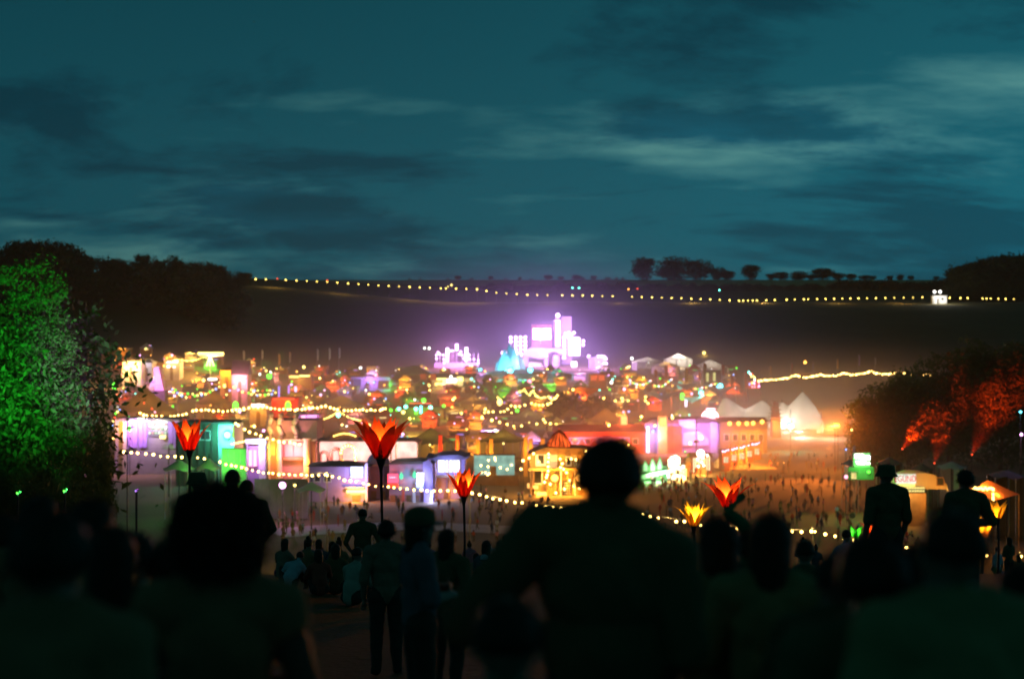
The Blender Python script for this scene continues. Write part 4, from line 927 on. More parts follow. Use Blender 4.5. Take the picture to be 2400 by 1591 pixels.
t.box("wall", DARKW, 1115, 1345, 876, None, 0, 16); t.hip("roof", M("pale_grey_sheet", (.36, .35, .34), .8, .2, .3), 1112, 1348, 876, 866, 0, 16)
t.box("lit_door", E("door_cream", (1, .82, .5), 2.2), 1313, 1322, 882, 899, -.3, .05); t.box("lit_door", E("door_cream", (1, .82, .5), 2.2), 1312, 1318, 894, 900, -.5, -.3)
for k in range(9): t.box("shop_front", REDW if k % 2 else BROWNW, 1125 + 12*k, 1133 + 12*k, 884, None, -.2, .0)
t.light(1160, 880, -5, 'o', 500); t.light(1200, 888, -6, 'cy', 1200); t.light(1320, 890, -4, 'y', 400)
booth(1400, 560, 1381, 1420, 878, "booth with two glowing red panels under the violet wing", BROWNW, wins=[(1384, 1398, 880, 892, E("panel_red", (1, .15, .05), .9)), (1404, 1417, 880, 892, E("panel_red", (1, .15, .05), .9))], em='r', power=500)
booth(980, 445, 925, 1040, 955, "green lit bar with a row of lanterns and a cyan tube", BROWNW, 'hip', DARKW, wins=[(984, 989, 951, 968, 'cy'), (960, 1010, 944, 945.6, 'r')], em='g', power=900, name="bar", cat="bar", ridge=7)
for px, py, em, r in [(935, 958, 't', .55), (951, 953, 't', .55), (930, 961, 'g', .4), (945, 966, 'y', .6), (975, 958, 't', .6), (975, 967, 'g', .5), (1009, 955, 't', .62), (1008, 967, 'g', .5), (1020, 972, 't', .4), (1028, 973, 't', .4), (993, 938, 'g', .7), (1040, 951, 'g', .5), (1212, 962, 'g', .6), (916, 961, 'g', .5)]:
    lamp_post(px, py, 438, em, 0, r, "hanging %s lantern by the green lit bar" % dict(t='jade', g='green', y='amber')[em], None, "lanterns around the green lit bar", "lantern")
booth(722, 380, 700, 748, 972, "magenta screened booth behind the theatre front", PURPW, wins=[(706, 716, 974, 990, 'p'), (720, 742, 972, 979, E("screen_magenta", (1, .35, .8), 2)), (720, 740, 983, 990, E("screen_magenta", (1, .35, .8), 2))], em='m', power=700)
booth(665, 440, 636, 700, 932, "scarlet lit arcade under three violet tubes", REDW, wins=[(640, 690, 934, 937, 'r'), (652, 656, 905, 930, 'v'), (675, 679, 903, 922, 'v'), (691, 695, 906, 918, 'b')], em='r', power=1600, name="arcade", cat="arcade", lp=(665, 940))
booth(605, 420, 585, 625, 946, "kiosk with a cluster of cream lamps over its counter", CREAMW, wins=[(590, 600, 947, 953, 'w'), (602, 612, 946, 952, 'w'), (614, 620, 948, 952, 'w')], em='o', power=900)
for px, py, d, em, lab in [(552, 950, 400, 'g', "green glowing inflatable figure over the long lamp string"), (675, 949, 402, 'g', "second green inflatable figure by the scarlet arcade"), (268, 905, 480, 'g', "green glowing lantern at the edge of the wood tree"), (1599, 929, 455, 'g', "green barrel lantern among the shade sails"), (1550, 931, 455, 'b', "blue barrel lantern on the shade sail"), (1171, 942, 450, 'y', "amber domed lantern behind the centre string")]:
    t = Thing("lantern", lab, "lantern", px, d); h = t.lz(py); t.tube("pole", BLACKP, [(px, None, 0), (px, py + 5, 0)], .07)
    MB().lathe([(.05, -1.2), (.7, -.7), (.85, .1), (.6, .8), (.05, 1.2)], 10, (0, 0, h)).build("shade", EM[em] if em != 'y' else E_YEL, t.root, True)
t = Thing("light_tube", "upright white light tube beside the green barrel lantern", "light", 1608, 450); t.box("tube", E_COOL, 1605.5, 1610.5, 936, 953, 0, .5); t.tube("pole", BLACKP, [(1608, None, .3), (1608, 953, .3)], .1)
t = Thing("mushroom_canopy", "mushroom shaped canopy glowing orange red among dark bushes", "sculpture", 1368, 430)
t.tube("stem", CREAMW, [(1368, None, 0), (1367, 950, 0), (1369, 928, 0)], [1.0, .7, .9], 10)
MB().lathe([(.5, t.lz(930)), (2.2, t.lz(925)), (4.4, t.lz(915)), (4.8, t.lz(912)), (3.8, t.lz(910)), (.1, t.lz(908))], 18).build("cap", M("coral_cloth", (.6, .25, .15), .8, .3, .8, transl=.5), t.root, True)
t.light(1368, 928, -1.8, 'r', 900); t.light(1355, 918, -3, 'o', 300)
for px, top, w in [(1330, 912, 1.0), (1402, 922, .8), (1425, 930, .7), (1308, 925, .7)]:
    d = 425; x = X(px, d); z = G(x, d); s = (EYE - (top - HZ)*S(d) - z) / 3.6; tree("round_bush", (x, d, z), "dark round bush beside the mushroom canopy", "bushes around the mushroom canopy", *BUSHM[int(px) % 3], sc=(s*w, s*w, s), cat="bush")
for a, b, q, r, c, d, lab in [(1512, 1592, 917, 940, 1552, 450, "pale triangular shade sail slung point down"), (1572, 1640, 894, 914, 1610, 480, "grey shade sail behind the teal sign"), (1650, 1722, 902, 928, 1690, 460, "bluish shade sail by the cyan lamp"), (1590, 1650, 925, 945, 1630, 440, "dim green shade sail beneath the teal lamp")]:
    t = Thing("shade_sail", lab, "shade sail", c, d, "shade sails"); n = 8; v = []; f = []
    for i in range(n + 1):
        for j in range(n + 1):
            u = i / n; w_ = j / n; xx = t.lx(a) + (t.lx(b) - t.lx(a)) * u; half = 1 - abs(2*u - 1); v.append((xx, 6*w_*half - 2, t.lz(q) - (t.lz(q) - t.lz(r)) * half * (.35 + .65*(1 - w_)) - .4*math.sin(math.pi*u)*math.sin(math.pi*w_)))
    for i in range(n):
        for j in range(n): f.append((i*(n+1)+j, (i+1)*(n+1)+j, (i+1)*(n+1)+j+1, i*(n+1)+j+1))
    MB().add(v, f).build("cloth", CANVASG, t.root, True)
    for p in (a, b): t.tube("mast", STEEL, [(p, None, -2), (p, q - 2, -2)], .12)
for px, q, r, d, m_, lab in [(1537, 866, 885, 560, REDW, "short red totem banner behind the rainbow strings"), (1561, 858, 890, 555, REDW, "broad dark red totem banner behind the rainbow strings"), (1609, 862, 898, 545, M("amber_paint", (.6, .35, .1), .8, .2, 2), "ochre totem banner in front of the pale tents"), (1652, 851, 872, 565, BROWNW, "brown totem banner against the pale tent roof"), (1695, 855, 880, 560, REDW, "narrow red totem banner past the pale tent roof"), (1716, 880, 908, 530, REDW, "dull red totem banner by the neon arch"), (1748, 872, 910, 520, REDW, "wide red totem banner at the neon arch"), (1640, 872, 890, 550, REDW, "small red totem banner between the ochre and brown ones"),
                             (572, 822, 848, 640, CREAMW, "pale feather banner above the rose house"), (615, 820, 842, 650, WHITEW, "white feather banner on the western rise"), (655, 830, 855, 640, M("amber_paint", (.6, .35, .1), .8, .2, 2), "amber feather banner on the western rise"), (680, 826, 850, 650, CREAMW, "cream feather banner on the western rise"), (745, 818, 845, 660, WHITEW, "tall white feather banner behind the violet booth"), (773, 816, 843, 660, WHITEW, "white feather banner in a pair behind the violet booth"), (796, 815, 840, 665, WHITEW, "last white feather banner behind the violet booth"),
                             (1806, 858, 878, 600, M("amber_paint", (.6, .35, .1), .8, .2, 2), "amber feather banner above the sagging lamp string"), (1856, 852, 878, 610, REDW, "red feather banner above the sagging lamp string"), (1906, 848, 868, 620, GREYW, "grey feather banner on the dark slope"), (1963, 842, 865, 620, M("amber_paint", (.6, .35, .1), .8, .2, 2), "ochre feather banner on the dark slope"), (2014, 832, 858, 630, PURPW, "plum feather banner on the dark slope"), (2052, 838, 855, 630, GREYW, "small pale feather banner near the dark trees")]:
    t = Thing("banner", lab, "banner", px, d, "banners standing about the town"); w = 4 if d < 600 else 2.2
    t.tube("pole", STEEL, [(px - w*.9, None, 0), (px - w*.9, q - 1, 0)], .09)
    t.poly("cloth", m_, [(px - w*.8, r), (px - w*.8, q + 1), (px - w*.2, q - 1), (px + w, q + 3), (px + w*.9, r - 2)], -.03, .03)
t = booth(1668, 560, 1648, 1690, 870, "dark booth with two yellow slit windows under the pale tent", DARKW, wins=[(1655, 1661, 874, 894, E("slit_yellow", (.9, .9, .3), .8)), (1671, 1677, 873, 893, E("slit_yellow", (.9, .9, .3), .8))])
t = Thing("neon_arch", "rainbow neon arch over pink tube letters", "sign", 1764, 500)
for k, (px, py, em) in enumerate([(1755, 872, 't'), (1759, 876, 'w'), (1763, 877, 'r'), (1766, 882, 'y'), (1769, 885, 'y'), (1769, 890, 'w'), (1761, 882, 'y'), (1757, 900, 'b'), (1763, 897, 'y'), (1763, 906, 'p'), (1768, 898, 'm'), (1769, 906, 'p'), (1779, 897, 'p'), (1779, 905, 'm')]):
    t.box("neon_tube", EM[em], px - 1.4, px + 1.6, py - 2.2, py + 2.6, 0, .4)
for a in (1753, 1782): t.tube("post", BLACKP, [(a, None, .4), (a, 868, .4)], .14)
t.box("board", REDW, 1750, 1783, 893, 911, .45, .7); t.light(1766, 900, -3, 'p', 260)
t = Thing("teal_sign", "teal glowing lozenge sign above the shade sails", "sign", 1593, 500); t.poly("face", E("sign_teal", (.1, .7, .55), 1.0), [(1585, 900), (1592, 893), (1600, 897), (1603, 905), (1597, 913), (1590, 912)], 0, .4); t.tube("post", BLACKP, [(1594, None, .5), (1594, 912, .5)], .15); t.light(1594, 905, -3, 't', 400)
for px, d, w, pk, ev, lab, m_, em, pw in [(1518, 660, 80, 836, 848, "low pale marquee at the far side behind the rainbow strings", CANVAS, 'w', 400), (1590, 670, 70, 828, 842, "bright pale marquee with a domed end on the slope", CANVAS, 'w', 2600), (1665, 640, 100, 842, 862, "large grey marquee with a drooping roof on the slope", CANVAS, 'w', 600), (1560, 640, 70, 846, 858, "flat cream marquee in front of the bright pale one", CANVAS, 'y', 400),
                                     (340, 395, 150, 905, 962, "broad dark brown tent roof beside the wood tree", M("tan_canvas", (.36, .28, .18), .9, .2, .5, transl=.2), 'o', 900), (500, 430, 90, 915, 945, "dim tent roof under the rainbow strings", M("tan_canvas", (.36, .28, .18), .9, .2, .5, transl=.2), 'o', 700), (800, 450, 120, 925, 950, "low dusky tent roof behind the long lamp string", CANVASG, 'o', 400), (1110, 470, 90, 925, 945, "dusky tent roof behind the centre string", CANVASG, 'o', 500),
                                     (1240, 400, 110, 955, 985, "wide dusky tent under the centre string", CANVASG, 'y', 300), (1420, 400, 90, 955, 985, "brown tent in front of the dark bushes", M("tan_canvas", (.36, .28, .18), .9, .2, .5, transl=.2), 'o', 900), (1180, 320, 120, 1005, 1032, "olive tent roof behind the mint screen", M("olive_canvas", (.28, .26, .12), .9, .25, .5, transl=.2), 'y', 400), (1010, 310, 110, 1000, 1035, "olive tent roof behind the pagoda pavilion", M("olive_canvas", (.28, .26, .12), .9, .25, .5, transl=.2), 'y', 300), (560, 330, 110, 985, 1015, "brown canvas roof behind the lit portal", M("tan_canvas", (.36, .28, .18), .9, .2, .5, transl=.2), 'y', 400)]:
    cone_tent(px, d, w, pk, ev, lab, m_, sides=8, em=em, power=pw, depth=16, sag=1.2, name="marquee", group="marquees of the back town")
# low canopies by the field edge in front of the west street
for px, d, w, pk, ev, lab, em, pw in [(420, 212, 78, 1075, 1100, "pale green washed canopy at the foot of the slope", 'g', 130), (490, 216, 60, 1072, 1098, "brighter green canopy beside the hoarding", 'g', 330), (730, 200, 74, 1128, 1148, "dusky canopy with a green lit edge", 'g', 60)]:
    cone_tent(px, d, w, pk, ev, lab, CANVAS, sides=4, walls=False, depth=5, sag=1.1, name="canopy", group="canopies below the west street"); lamp('POINT', tuple(P(px + 10, ev - 2, d - 6)), LC[em], pw)
t = Thing("grey_wall", "long grey site wall lit by a rose lamp", "wall", 650, 212)
for k in range(7): t.box("panel", GREYW, 596 + 18*k, 613.4 + 18*k, 1122 - (k % 2)*.6, None, 0, .25)
# eastern edge of the field
t = Thing("food_truck", "dark food truck under a split white sign glowing green", "truck", 2018, 214)
t.box("body", M("dark_green_paint", (.05, .08, .05), .5, .3, 2), 1988, 2048, 1094, 1124, 0, 2.6); t.box("service_window", E("hatch_yellow", (.9, .75, .25), .9, False, .5, 1), 1995, 2007, 1107, 1122, -.1, .05); t.box("awning", M("dark_green_paint", (.05, .08, .05), .5, .3, 2), 1986, 2012, 1103, 1105, -1, 0)
for a in (1998, 2038): MB().lathe([(.02, -.15), (.42, -.15), (.42, .15), (.02, .15)], 12).build("wheel", BLACKP, t.root, False, (t.lx(a), .1, .42)).rotation_euler = (math.pi/2, 0, 0)
for a, b, q, r, m_ in [(2005, 2025, 1064, 1074, E_WHITE), (2020, 2040, 1068, 1078, E_WHITE), (2007, 2030, 1080, 1084, E("sign_mint", (.5, 1, .7), 4)), (2010, 2040, 1084, 1088, E_WHITE)]: t.box("sign_strip", m_, a, b, q, r, .2 if a > 2006 else .3, .6)
t.box("sign_board", GREENW, 2003, 2042, 1062, 1094, .65, .9); t.bulb(2034, 1105, -.5, .24, 'g'); t.light(2022, 1092, -2.5, 'g', 700); t.light(2020, 1075, -2.5, 'w', 160)
t = Thing("feather_flag", "pale feather flag beside the green lit truck", "flag", 2003, 218); t.tube("pole", STEEL, [(2004, None, 0), (2004, 1042, 0)], .05); t.poly("cloth", WHITEW, [(2004, 1080), (2004, 1044), (1999, 1046), (1997, 1074)], -.02, .02)
cone_tent(1992, 222, 40, 1076, 1088, "small pale canopy between the flag and the truck", CANVAS, sides=4, walls=False, depth=5, sag=1.1, name="canopy")
t = Thing("domed_stand", "domed canvas stand with a white sign in red letters", "stand", 2160, 205)
b = MB(); n = 14
for j in range(n + 1):
    a = math.pi * j / n; r = 62 * t.s
    for y in (0, 5.5): b.v.append((-r*math.cos(a), y, t.lz(1146) + (t.lz(1108) - t.lz(1146))*math.sin(a)))
for j in range(n): b.f.append((2*j, 2*j+2, 2*j+3, 2*j+1)); b.mi.append(0)
b.f.append(tuple(2*j for j in range(n + 1))); b.mi.append(0)
b.build("canvas_dome", M("tan_canvas", (.36, .28, .18), .9, .2, .5, transl=.2), t.root, True)
sg = t.box("sign_board", E("sign_cream", (.95, 1, .85), .9, True, .3, 1), 2098, 2144, 1110, 1132, -.6, -.4)
o = ob("lettering", text_mesh("EGUND", 1.12, M("red_lettering", (.6, .06, .04), .7, .1, 2)), sg, (t.lx(2119), -.66, t.lz(1121))); o.rotation_euler = (math.pi/2, 0, 0); o.scale = (.8, 1.15, 1)
t.box("green_valance", M("mint_panel", (.5, .75, .5), .8, .15, 2), 2098, 2142, 1132.4, 1139, -.55, -.45)
t.box("counter", BROWNW, 2096, 2166, 1154, None, -.9, -.3)
for k in range(22): t.box("lit_shelf", E("shelf_gold", (1, .8, .25), 1.3), 2098 + 6.2*(k % 11), 2102.6 + 6.2*(k % 11), 1140.5 + (k // 11)*7, 1144.5 + (k // 11)*7, -.5, -.35)
for a in (2100, 2220): t.tube("pole", STEEL, [(a, None, -.2), (a, 1140, -.2)], .06)
t.light(2130, 1148, -2.6, 'y', 260); t.light(2190, 1160, -3, 'o', 420); t.window(2196, 2210, 1120, 1136, -.2, BROWNW)
t = Thing("tasselled_tent", "orange red tent fringed with blazing bulbs", "tent", 2325, 172)
MB().add([(t.lx(2262), -2, t.lz(1150)), (t.lx(2312), -2.5, t.lz(1168)), (t.lx(2395), 1, t.lz(1160)), (t.lx(2330), 4, t.lz(1148)), (t.lx(2322), 1, t.lz(1126))], [(0,1,4),(1,2,4),(2,3,4),(3,0,4)]).build("canopy", M("coral_canvas", (.55, .2, .1), .9, .2, .6, transl=.45), t.root)
for (a, q, y) in [(2262, 1150, -2), (2312, 1168, -2.5), (2395, 1160, 1), (2330, 1148, 4)]: t.tube("pole", BROWNW, [(a, None, y), (a, q, y)], .06)
for k in range(16):
    u = k / 15; t.bulb(2266 + 46*min(1, u*1.5), 1143 - 5*abs(math.sin(k*1.3)) + (0 if u < .67 else (u - .67)*75), -2.4, .17, 'y')
t.box("back_wall", M("coral_canvas", (.55, .2, .1), .9, .2, .6, transl=.45), 2270, 2300, 1146, None, 1, 1.1); t.light(2295, 1152, 0, 'o', 420); t.light(2330, 1160, -1, 'o', 200)
for px, d, w, q, lab in [(2085, 232, 60, 1078, "dark tent hidden under the orange lit trees"), (2160, 228, 52, 1092, "squat dark tent behind the domed stand"), (2230, 225, 70, 1088, "grey net covered tent behind the domed stand"), (2360, 190, 90, 1108, "dark low tent behind the tasselled one")]:
    cone_tent(px, d, w, q - 8, q + 8, lab, CANVASD if px != 2230 else CANVASG, sides=6, depth=7, sag=1.1, name="tent", group="dark tents under the trees")
for px, py, ax, ay, d, lab, pw in [(2115, 1052, 2215, 920, 280, "orange floodlight aimed up into the tall tree", 60000), (2278, 1065, 2345, 920, 276, "orange floodlight at the foot of the ragged tree", 52000), (2190, 1085, 2225, 950, 280, "shielded floodlight low between the two trees", 20000)]:
    e = lamp_post(px, py, d, 'r', 0, .16, lab, name="floodlight")
    lamp('SPOT', tuple(P(px, py, d - .8)), (1, .028, .002), pw * 1.7, None, aim=tuple(P(ax, ay, d + 16)), angle=32, blend=1)
for px, py, d, em, pw, r, lab in [(1983, 1053, 230, 'b', 30, .14, "small blue lamp over the green lit truck"), (2392, 965, 190, 'cy', 40, .16, "little cyan lamp in the ragged tree"), (2394, 1018, 188, 'm', 60, .2, "little magenta lamp under the ragged tree")]: lamp_post(px, py, d, em, pw, r, lab)
# hill track: fixtures seen as a long row of lamps
xs = [551, 575, 599, 623, 670, 695, 719, 743, 767, 791, 816, 840, 863, 887, 911, 935, 960, 984, 1008, 1033, 1045, 1069, 1093, 1118, 1140, 1163, 1187, 1211, 1236, 1259, 1283, 1318, 1342, 1366, 1388, 1412, 1436, 1481, 1504, 1528, 1551, 1574, 1597, 1620, 1642, 1665, 1687, 1710, 1732, 1742, 1753, 1764, 1774, 1796, 1816, 1844, 1863, 1884, 1894, 1915, 1935, 1955, 1974, 1993, 2012, 2032, 2053, 2075, 2096, 2118, 2140, 2162, 2226, 2251, 2268, 2303, 2312, 2322, 2340, 2357, 2376]
ly = np.interp(xs, [551, 670, 767, 887, 984, 1045, 1118, 1163, 1236, 1388, 1528, 1665, 1732, 1816, 1935, 2096, 2162, 2268, 2376], [653, 656, 661, 669, 673.5, 676, 678, 686, 691, 693, 697, 701.5, 705, 703, 700.5, 698, 697, 699, 701])
first = None
for i, (px, py) in enumerate(zip(xs, ly)):
    d = 992; x = X(px, d); g = G(x, d) ; z = EYE - (py - HZ)*S(d)
    lab = "cream lamp on a post in the long row along the hill track"
    if z - g < 1.2: g = z - 1.2
    e = empty("track_lamp", (x, d, g), lab, "lamp", "lamps along the hill track")
    if first is None: first = MB().tube([(0, .2, -.5), (0, .2, 1)], .09, 5).mesh("post", BLACKP)
    p_ = ob("post", first, e); p_.scale = (1, 1, z - g)
    ob("bulb", bulb_mesh(tq.choice((.34, .42, .48)), 'k2', 8, 6), e, (0, 0, z - g))
for px, pw in [(640, 300), (800, 300), (960, 300), (1120, 300), (1290, 300), (1450, 300), (1620, 300), (1790, 300), (1960, 300), (2110, 300)]:
    d = 990; lamp('POINT', (X(px, d), d, EYE - (np.interp(px, xs, ly) - HZ)*S(d)), C_WARM, pw * 6, None, radius=.5)
for px, em, lab, py in [(650, 'r', "single red lamp among the first lamps of the hill track", 653), (767, 'r', "red lamp perched above the cream row", 657), (1494, 'r', "red tail lamp on the far field road", 677), (1473, 'o', "amber lamp on the far field road", 678), (1357, 't', "greenish lamp on the far field road", 675), (1342, 't', "faint greenish lamp next to it on the far field road", 675), (1686, 't', "pale green lamp under the far hedge", 680)]:
    lamp_post(px, py, 1000, em, 0, .5, lab)
t = Thing("site_cabin", "white cabin floodlit beside the hill track under two lamps", "cabin", 2202, 985)
t.box("wall", WHITEW, 2186, 2219, 694, None, 0, 4); t.box("roof", GREYW, 2185, 2220, 692.5, 694, -.3, 4.3); t.box("door", DARKW, 2196, 2200, 700, None, -.1, 0); t.window(2206, 2212, 698, 703, -.1)
for a in (2189, 2202): t.tube("mast", STEEL, [(a, None, -1), (a, 682, -1)], .12); t.bulb(a, 684, -1.3, 1.0, 'w')
t.light(2200, 694, -9, 'w', 3800, .5)
lamp_post(1058, 668, 985, 'y', 3200, .6, "pale floodlight where the track bends on the hillside")
lamp_post(1050, 672, 988, 'y', 0, .4, "weaker lamp by the pale floodlight on the hillside")
# ------------------------------------------------------------------ strings of festoon lamps
def line(pts, ds):
    return [P(x, y, float(np.interp(x, [q[0] for q in ds], [q[1] for q in ds]))) for x, y in pts]
main1 = [(290,1058),(308,1061),(324,1063),(341,1064),(358,1066),(375,1068),(392,1069.5),(409,1071),(427,1071),(444,1072),(461,1073),(478,1074)]
main2 = [(516,1083),(529,1087),(541.5,1089.5),(554,1093),(566,1096),(578.5,1099),(591,1102),(605,1104.5),(618,1107),(630,1108.6),(639,1110),(652,1111),(664,1111.6),(678,1113),(692,1113.4),(707,1113.4),(720,1113.2),(732,1113),(747.6,1112),(762,1111),(766,1112.5),(779,1117),(793.6,1120),(807.6,1124),(821,1126),(834,1129.5),(851,1131.7),(865,1135),(879,1138),(894,1140),(909,1141.6),(924.5,1143),(939,1145),(954.6,1147),(970.4,1148),(987,1148.8),(1001.5,1149),(1018,1150),(1033,1150),(1049.5,1150),(1065,1150),(1079,1151),(1093,1153),(1107.4,1156),(1123.5,1160),(1140,1163.6),(1156,1167),(1173,1170.5),(1189,1174),(1206,1177),(1224,1179),(1241,1182),(1259,1185),(1277,1188),(1296,1190),(1316,1192),(1336,1194),(1356,1196),(1376,1198),(1396,1199),(1416,1200),(1436,1201),(1456,1202.5),(1480,1204.5),(1505,1207),(1524,1211),(1543,1214),(1564,1217),(1585,1220),(1603,1223),(1623,1226.5),(1645,1230),(1666,1232.5),(1687,1235),(1707,1236.5),(1727,1238),(1750,1240),(1769,1241),(1791,1242),(1814,1243),(1834,1244),(1857,1245),(1878,1245.7),(1902,1244.5),(1912,1247),(1934.5,1252),(1957.4,1256.6),(1978.6,1262),(2003,1267),(2030,1272),(2060,1276),(2092,1280),(2124,1284),(2155,1288),(2185,1291),(2214.5,1293.6),(2246,1296),(2278,1298),(2310,1299),(2341,1300),(2366,1301),(2393,1302.6)]
D1 = [(290, 118), (480, 124), (516, 150), (766, 148), (1065, 140), (1600, 128), (1912, 118), (2400, 108)]
festoon("first span of cream bulbs rising beside the wood tree", line(main1, D1), .105, 'k')
festoon("long string of cream bulbs crossing the foot of the hill", line(main2, D1), .118, 'k', wire=.016)
for px, py, lab in [(297, 1056, "thin pole holding the first span of cream bulbs"), (516, 1078, "pole where the long bulb string begins"), (766, 1108, "pole carrying the long bulb string below the violet house"), (1101, 1128, "pole carrying the long bulb string past the red lotus lamp"), (1480, 1198, "pole carrying the long bulb string behind the crowd"), (1906, 1240, "pole carrying the long bulb string over the field"), (2393, 1296, "pole ending the long bulb string")]:
    d = float(np.interp(px, [q[0] for q in D1], [q[1] for q in D1])); pole(X(px, d), d + .15, EYE - (py - HZ)*S(d), lab, .05, "poles of the long bulb string")
for i in range(4, len(main2), 7): lamp('POINT', tuple(P(*main2[i], float(np.interp(main2[i][0], [q[0] for q in D1], [q[1] for q in D1])) - .4)), C_WARM, 700, None, radius=.15)
def dense(pts, step):
    o_ = []; acc = 0
    for (a, b) in zip(pts[:-1], pts[1:]):
        L_ = math.hypot(b[0]-a[0], b[1]-a[1]); n = max(1, round(L_/step))
        for i in range(n): o_.append((a[0]+(b[0]-a[0])*i/n, a[1]+(b[1]-a[1])*i/n))
    return o_ + [pts[-1]]
SG = "strings of festoon lamps"
festoon("cream bulb string swaying over the theatre roofs", line(dense([(329,969),(345,974),(366,976),(390,976.6),(410,975),(428,973),(445,966),(460,961),(470,960),(490,962),(523,963),(552,961),(582,957),(595,953),(625,955),(655,959),(690,960),(715,957.6),(752,954),(763,952),(782,957),(800,962),(815,963),(835,960),(860,961),(890,961),(905,957)], 10), [(300, 345), (900, 345)]), .26, 'k')
festoon("cream bulb string dropping from the hall roof to the theatre front", line([(551,993.5),(560,997),(572,1004.7),(585,1011.6),(598,1017.8),(611.7,1022),(625,1027.4),(639,1031),(653,1034),(667,1036),(681,1037),(692,1038),(703,1040.7)], [(0, 252), (900, 252)]), .2, 'k')
festoon("yellow bulb swag peaking at a teal lamp", line(dense([(760,981),(770,978),(780,972),(790,967),(797,966),(806,972),(818,978),(830,982),(845,985)], 3.2), [(0, 370), (2000, 370)]), .15, 'k2')
lamp_post(793, 973, 372, 't', 350, .55, "teal lamp at the peak of the yellow bulb swag")
festoon("yellow bulb string looping over the centre of the town", line([(1138,959),(1145.7,964.5),(1154.6,966),(1164,966),(1172,965),(1181,963),(1190,959),(1197,950),(1209,952),(1219,951),(1230,950),(1245,946),(1255,948),(1264,948.5),(1273,948),(1282,947),(1290,944),(1300,936),(1306,927)], [(0, 380), (2000, 380)]), .3, 'k2')
festoon("yellow bulb string tangled at the top of the centre loop", line(dense([(1218,917),(1230,913),(1235,922),(1242,924),(1249,915.5),(1255,926),(1263,932),(1272,932.6),(1285,929),(1295,936),(1306,929)], 5.5), [(0, 420), (2000, 420)]), .27, 'k2')
festoon("lowest yellow bulb string of the centre loop", line([(1138,959),(1134,968),(1131,976),(1131,981),(1153,985),(1171,990),(1187,994),(1204,997.6),(1222,999),(1239,998),(1257,992),(1273,982.6),(1279,989),(1291,992),(1302.6,996)], [(0, 360), (2000, 360)]), .3, 'k2')
festoon("dense amber bulb string sagging between posts above the big tops", line(dense([(1778,892),(1800,890.6),(1825.5,889),(1846,886),(1865,879.6),(1887,885),(1905,882),(1921,878),(1943,881),(1960,880),(1978,874),(1995,879),(2020,876),(2042,870),(2052,875),(2078,877),(2100,874),(2110,871),(2126,876),(2150,880),(2180,878)], 4.6), [(0, 470), (3000, 470)]), .27, 'k', wire=.03)
for px, py in [(1800, 891), (1865, 882), (1921, 881), (1978, 878), (2042, 874), (2100, 876)]: lamp('POINT', tuple(P(px, py, 466)), C_AMB, 2600, None, radius=.4)
RB = ['r', 'y', 'g', 'b', 'w']
festoon("rainbow lamp swag deepest of the pair below the pale tents", line(dense([(1467,880),(1474,889),(1483,897),(1495,902),(1508,901),(1518,897),(1526,891)], 3.6), [(0, 520), (3000, 520)]), .3, RB)
festoon("shorter rainbow lamp swag next to the deep one", line(dense([(1531,901),(1538,905),(1548,906),(1558,902),(1568,894),(1577,887)], 3.6), [(0, 520), (3000, 520)]), .3, RB)
festoon("rainbow lamp strand rising to the shade sails", line(dense([(1625,912),(1640,910),(1655,908),(1668,902),(1680,898)], 5), [(0, 500), (3000, 500)]), .28, RB)
PB = ['y', 'b', 'y', 'r', 'g']
for k, (pts, lab) in enumerate([([(407,919),(425,922),(450,922),(470,921),(485,921)], "coloured lamp string at the western tower"), ([(420,926),(435,930),(455,929),(480,925),(500,915),(514,906)], "coloured lamp string climbing towards the orange house"), ([(549,908),(560,914),(574,920),(590,925),(602,927),(615,926),(630,925),(646,920)], "coloured lamp string hung from the rose house"), ([(549,908),(540,916),(532,924),(524,932),(516,940)], "coloured lamp string falling in front of the orange house"), ([(590,914),(605,914),(625,915),(640,915)], "upper coloured lamp string by the scarlet arcade"), ([(337,943),(345,950),(355,957),(362,965)], "short red lamp strand by the brown tent"), ([(262,1005),(266,985),(270,970),(280,960)], "lamp strand tangled at the edge of the wood tree")]):
    festoon(lab, line(dense(pts, 8.5), [(0, 455 if k < 5 else 300), (3000, 455)] if k < 5 else [(0, 330 if k == 5 else 150), (3000, 330 if k == 5 else 150)]), .34 if k < 5 else (.26 if k == 5 else .13), PB if k != 5 else ['r', 'p'], group=SG)
festoon("distant cream bulb string slung from the blazing gantry", line(dense([(385,858),(395,850),(410,842),(430,845),(450,845),(470,840),(482,837)], 5), [(0, 585), (3000, 585)]), .3, 'k2')
for px, py, r in [(1442,939,.4),(1458,933,.4),(1459,940,.35),(1472,939,.35),(1513,930,.4),(1513,939,.4),(1519,945,.4),(1427,996,.4),(1576,979,.35),(1535,997,.3),(1415,933,.4),(1343,913,.45)]:
    lamp_post(px, py, 420 if py < 960 else 320, 'k2', 0, r * .8, "small cream lamp dotted among the dusky tents", None, "small cream lamps among the tents", "lantern")
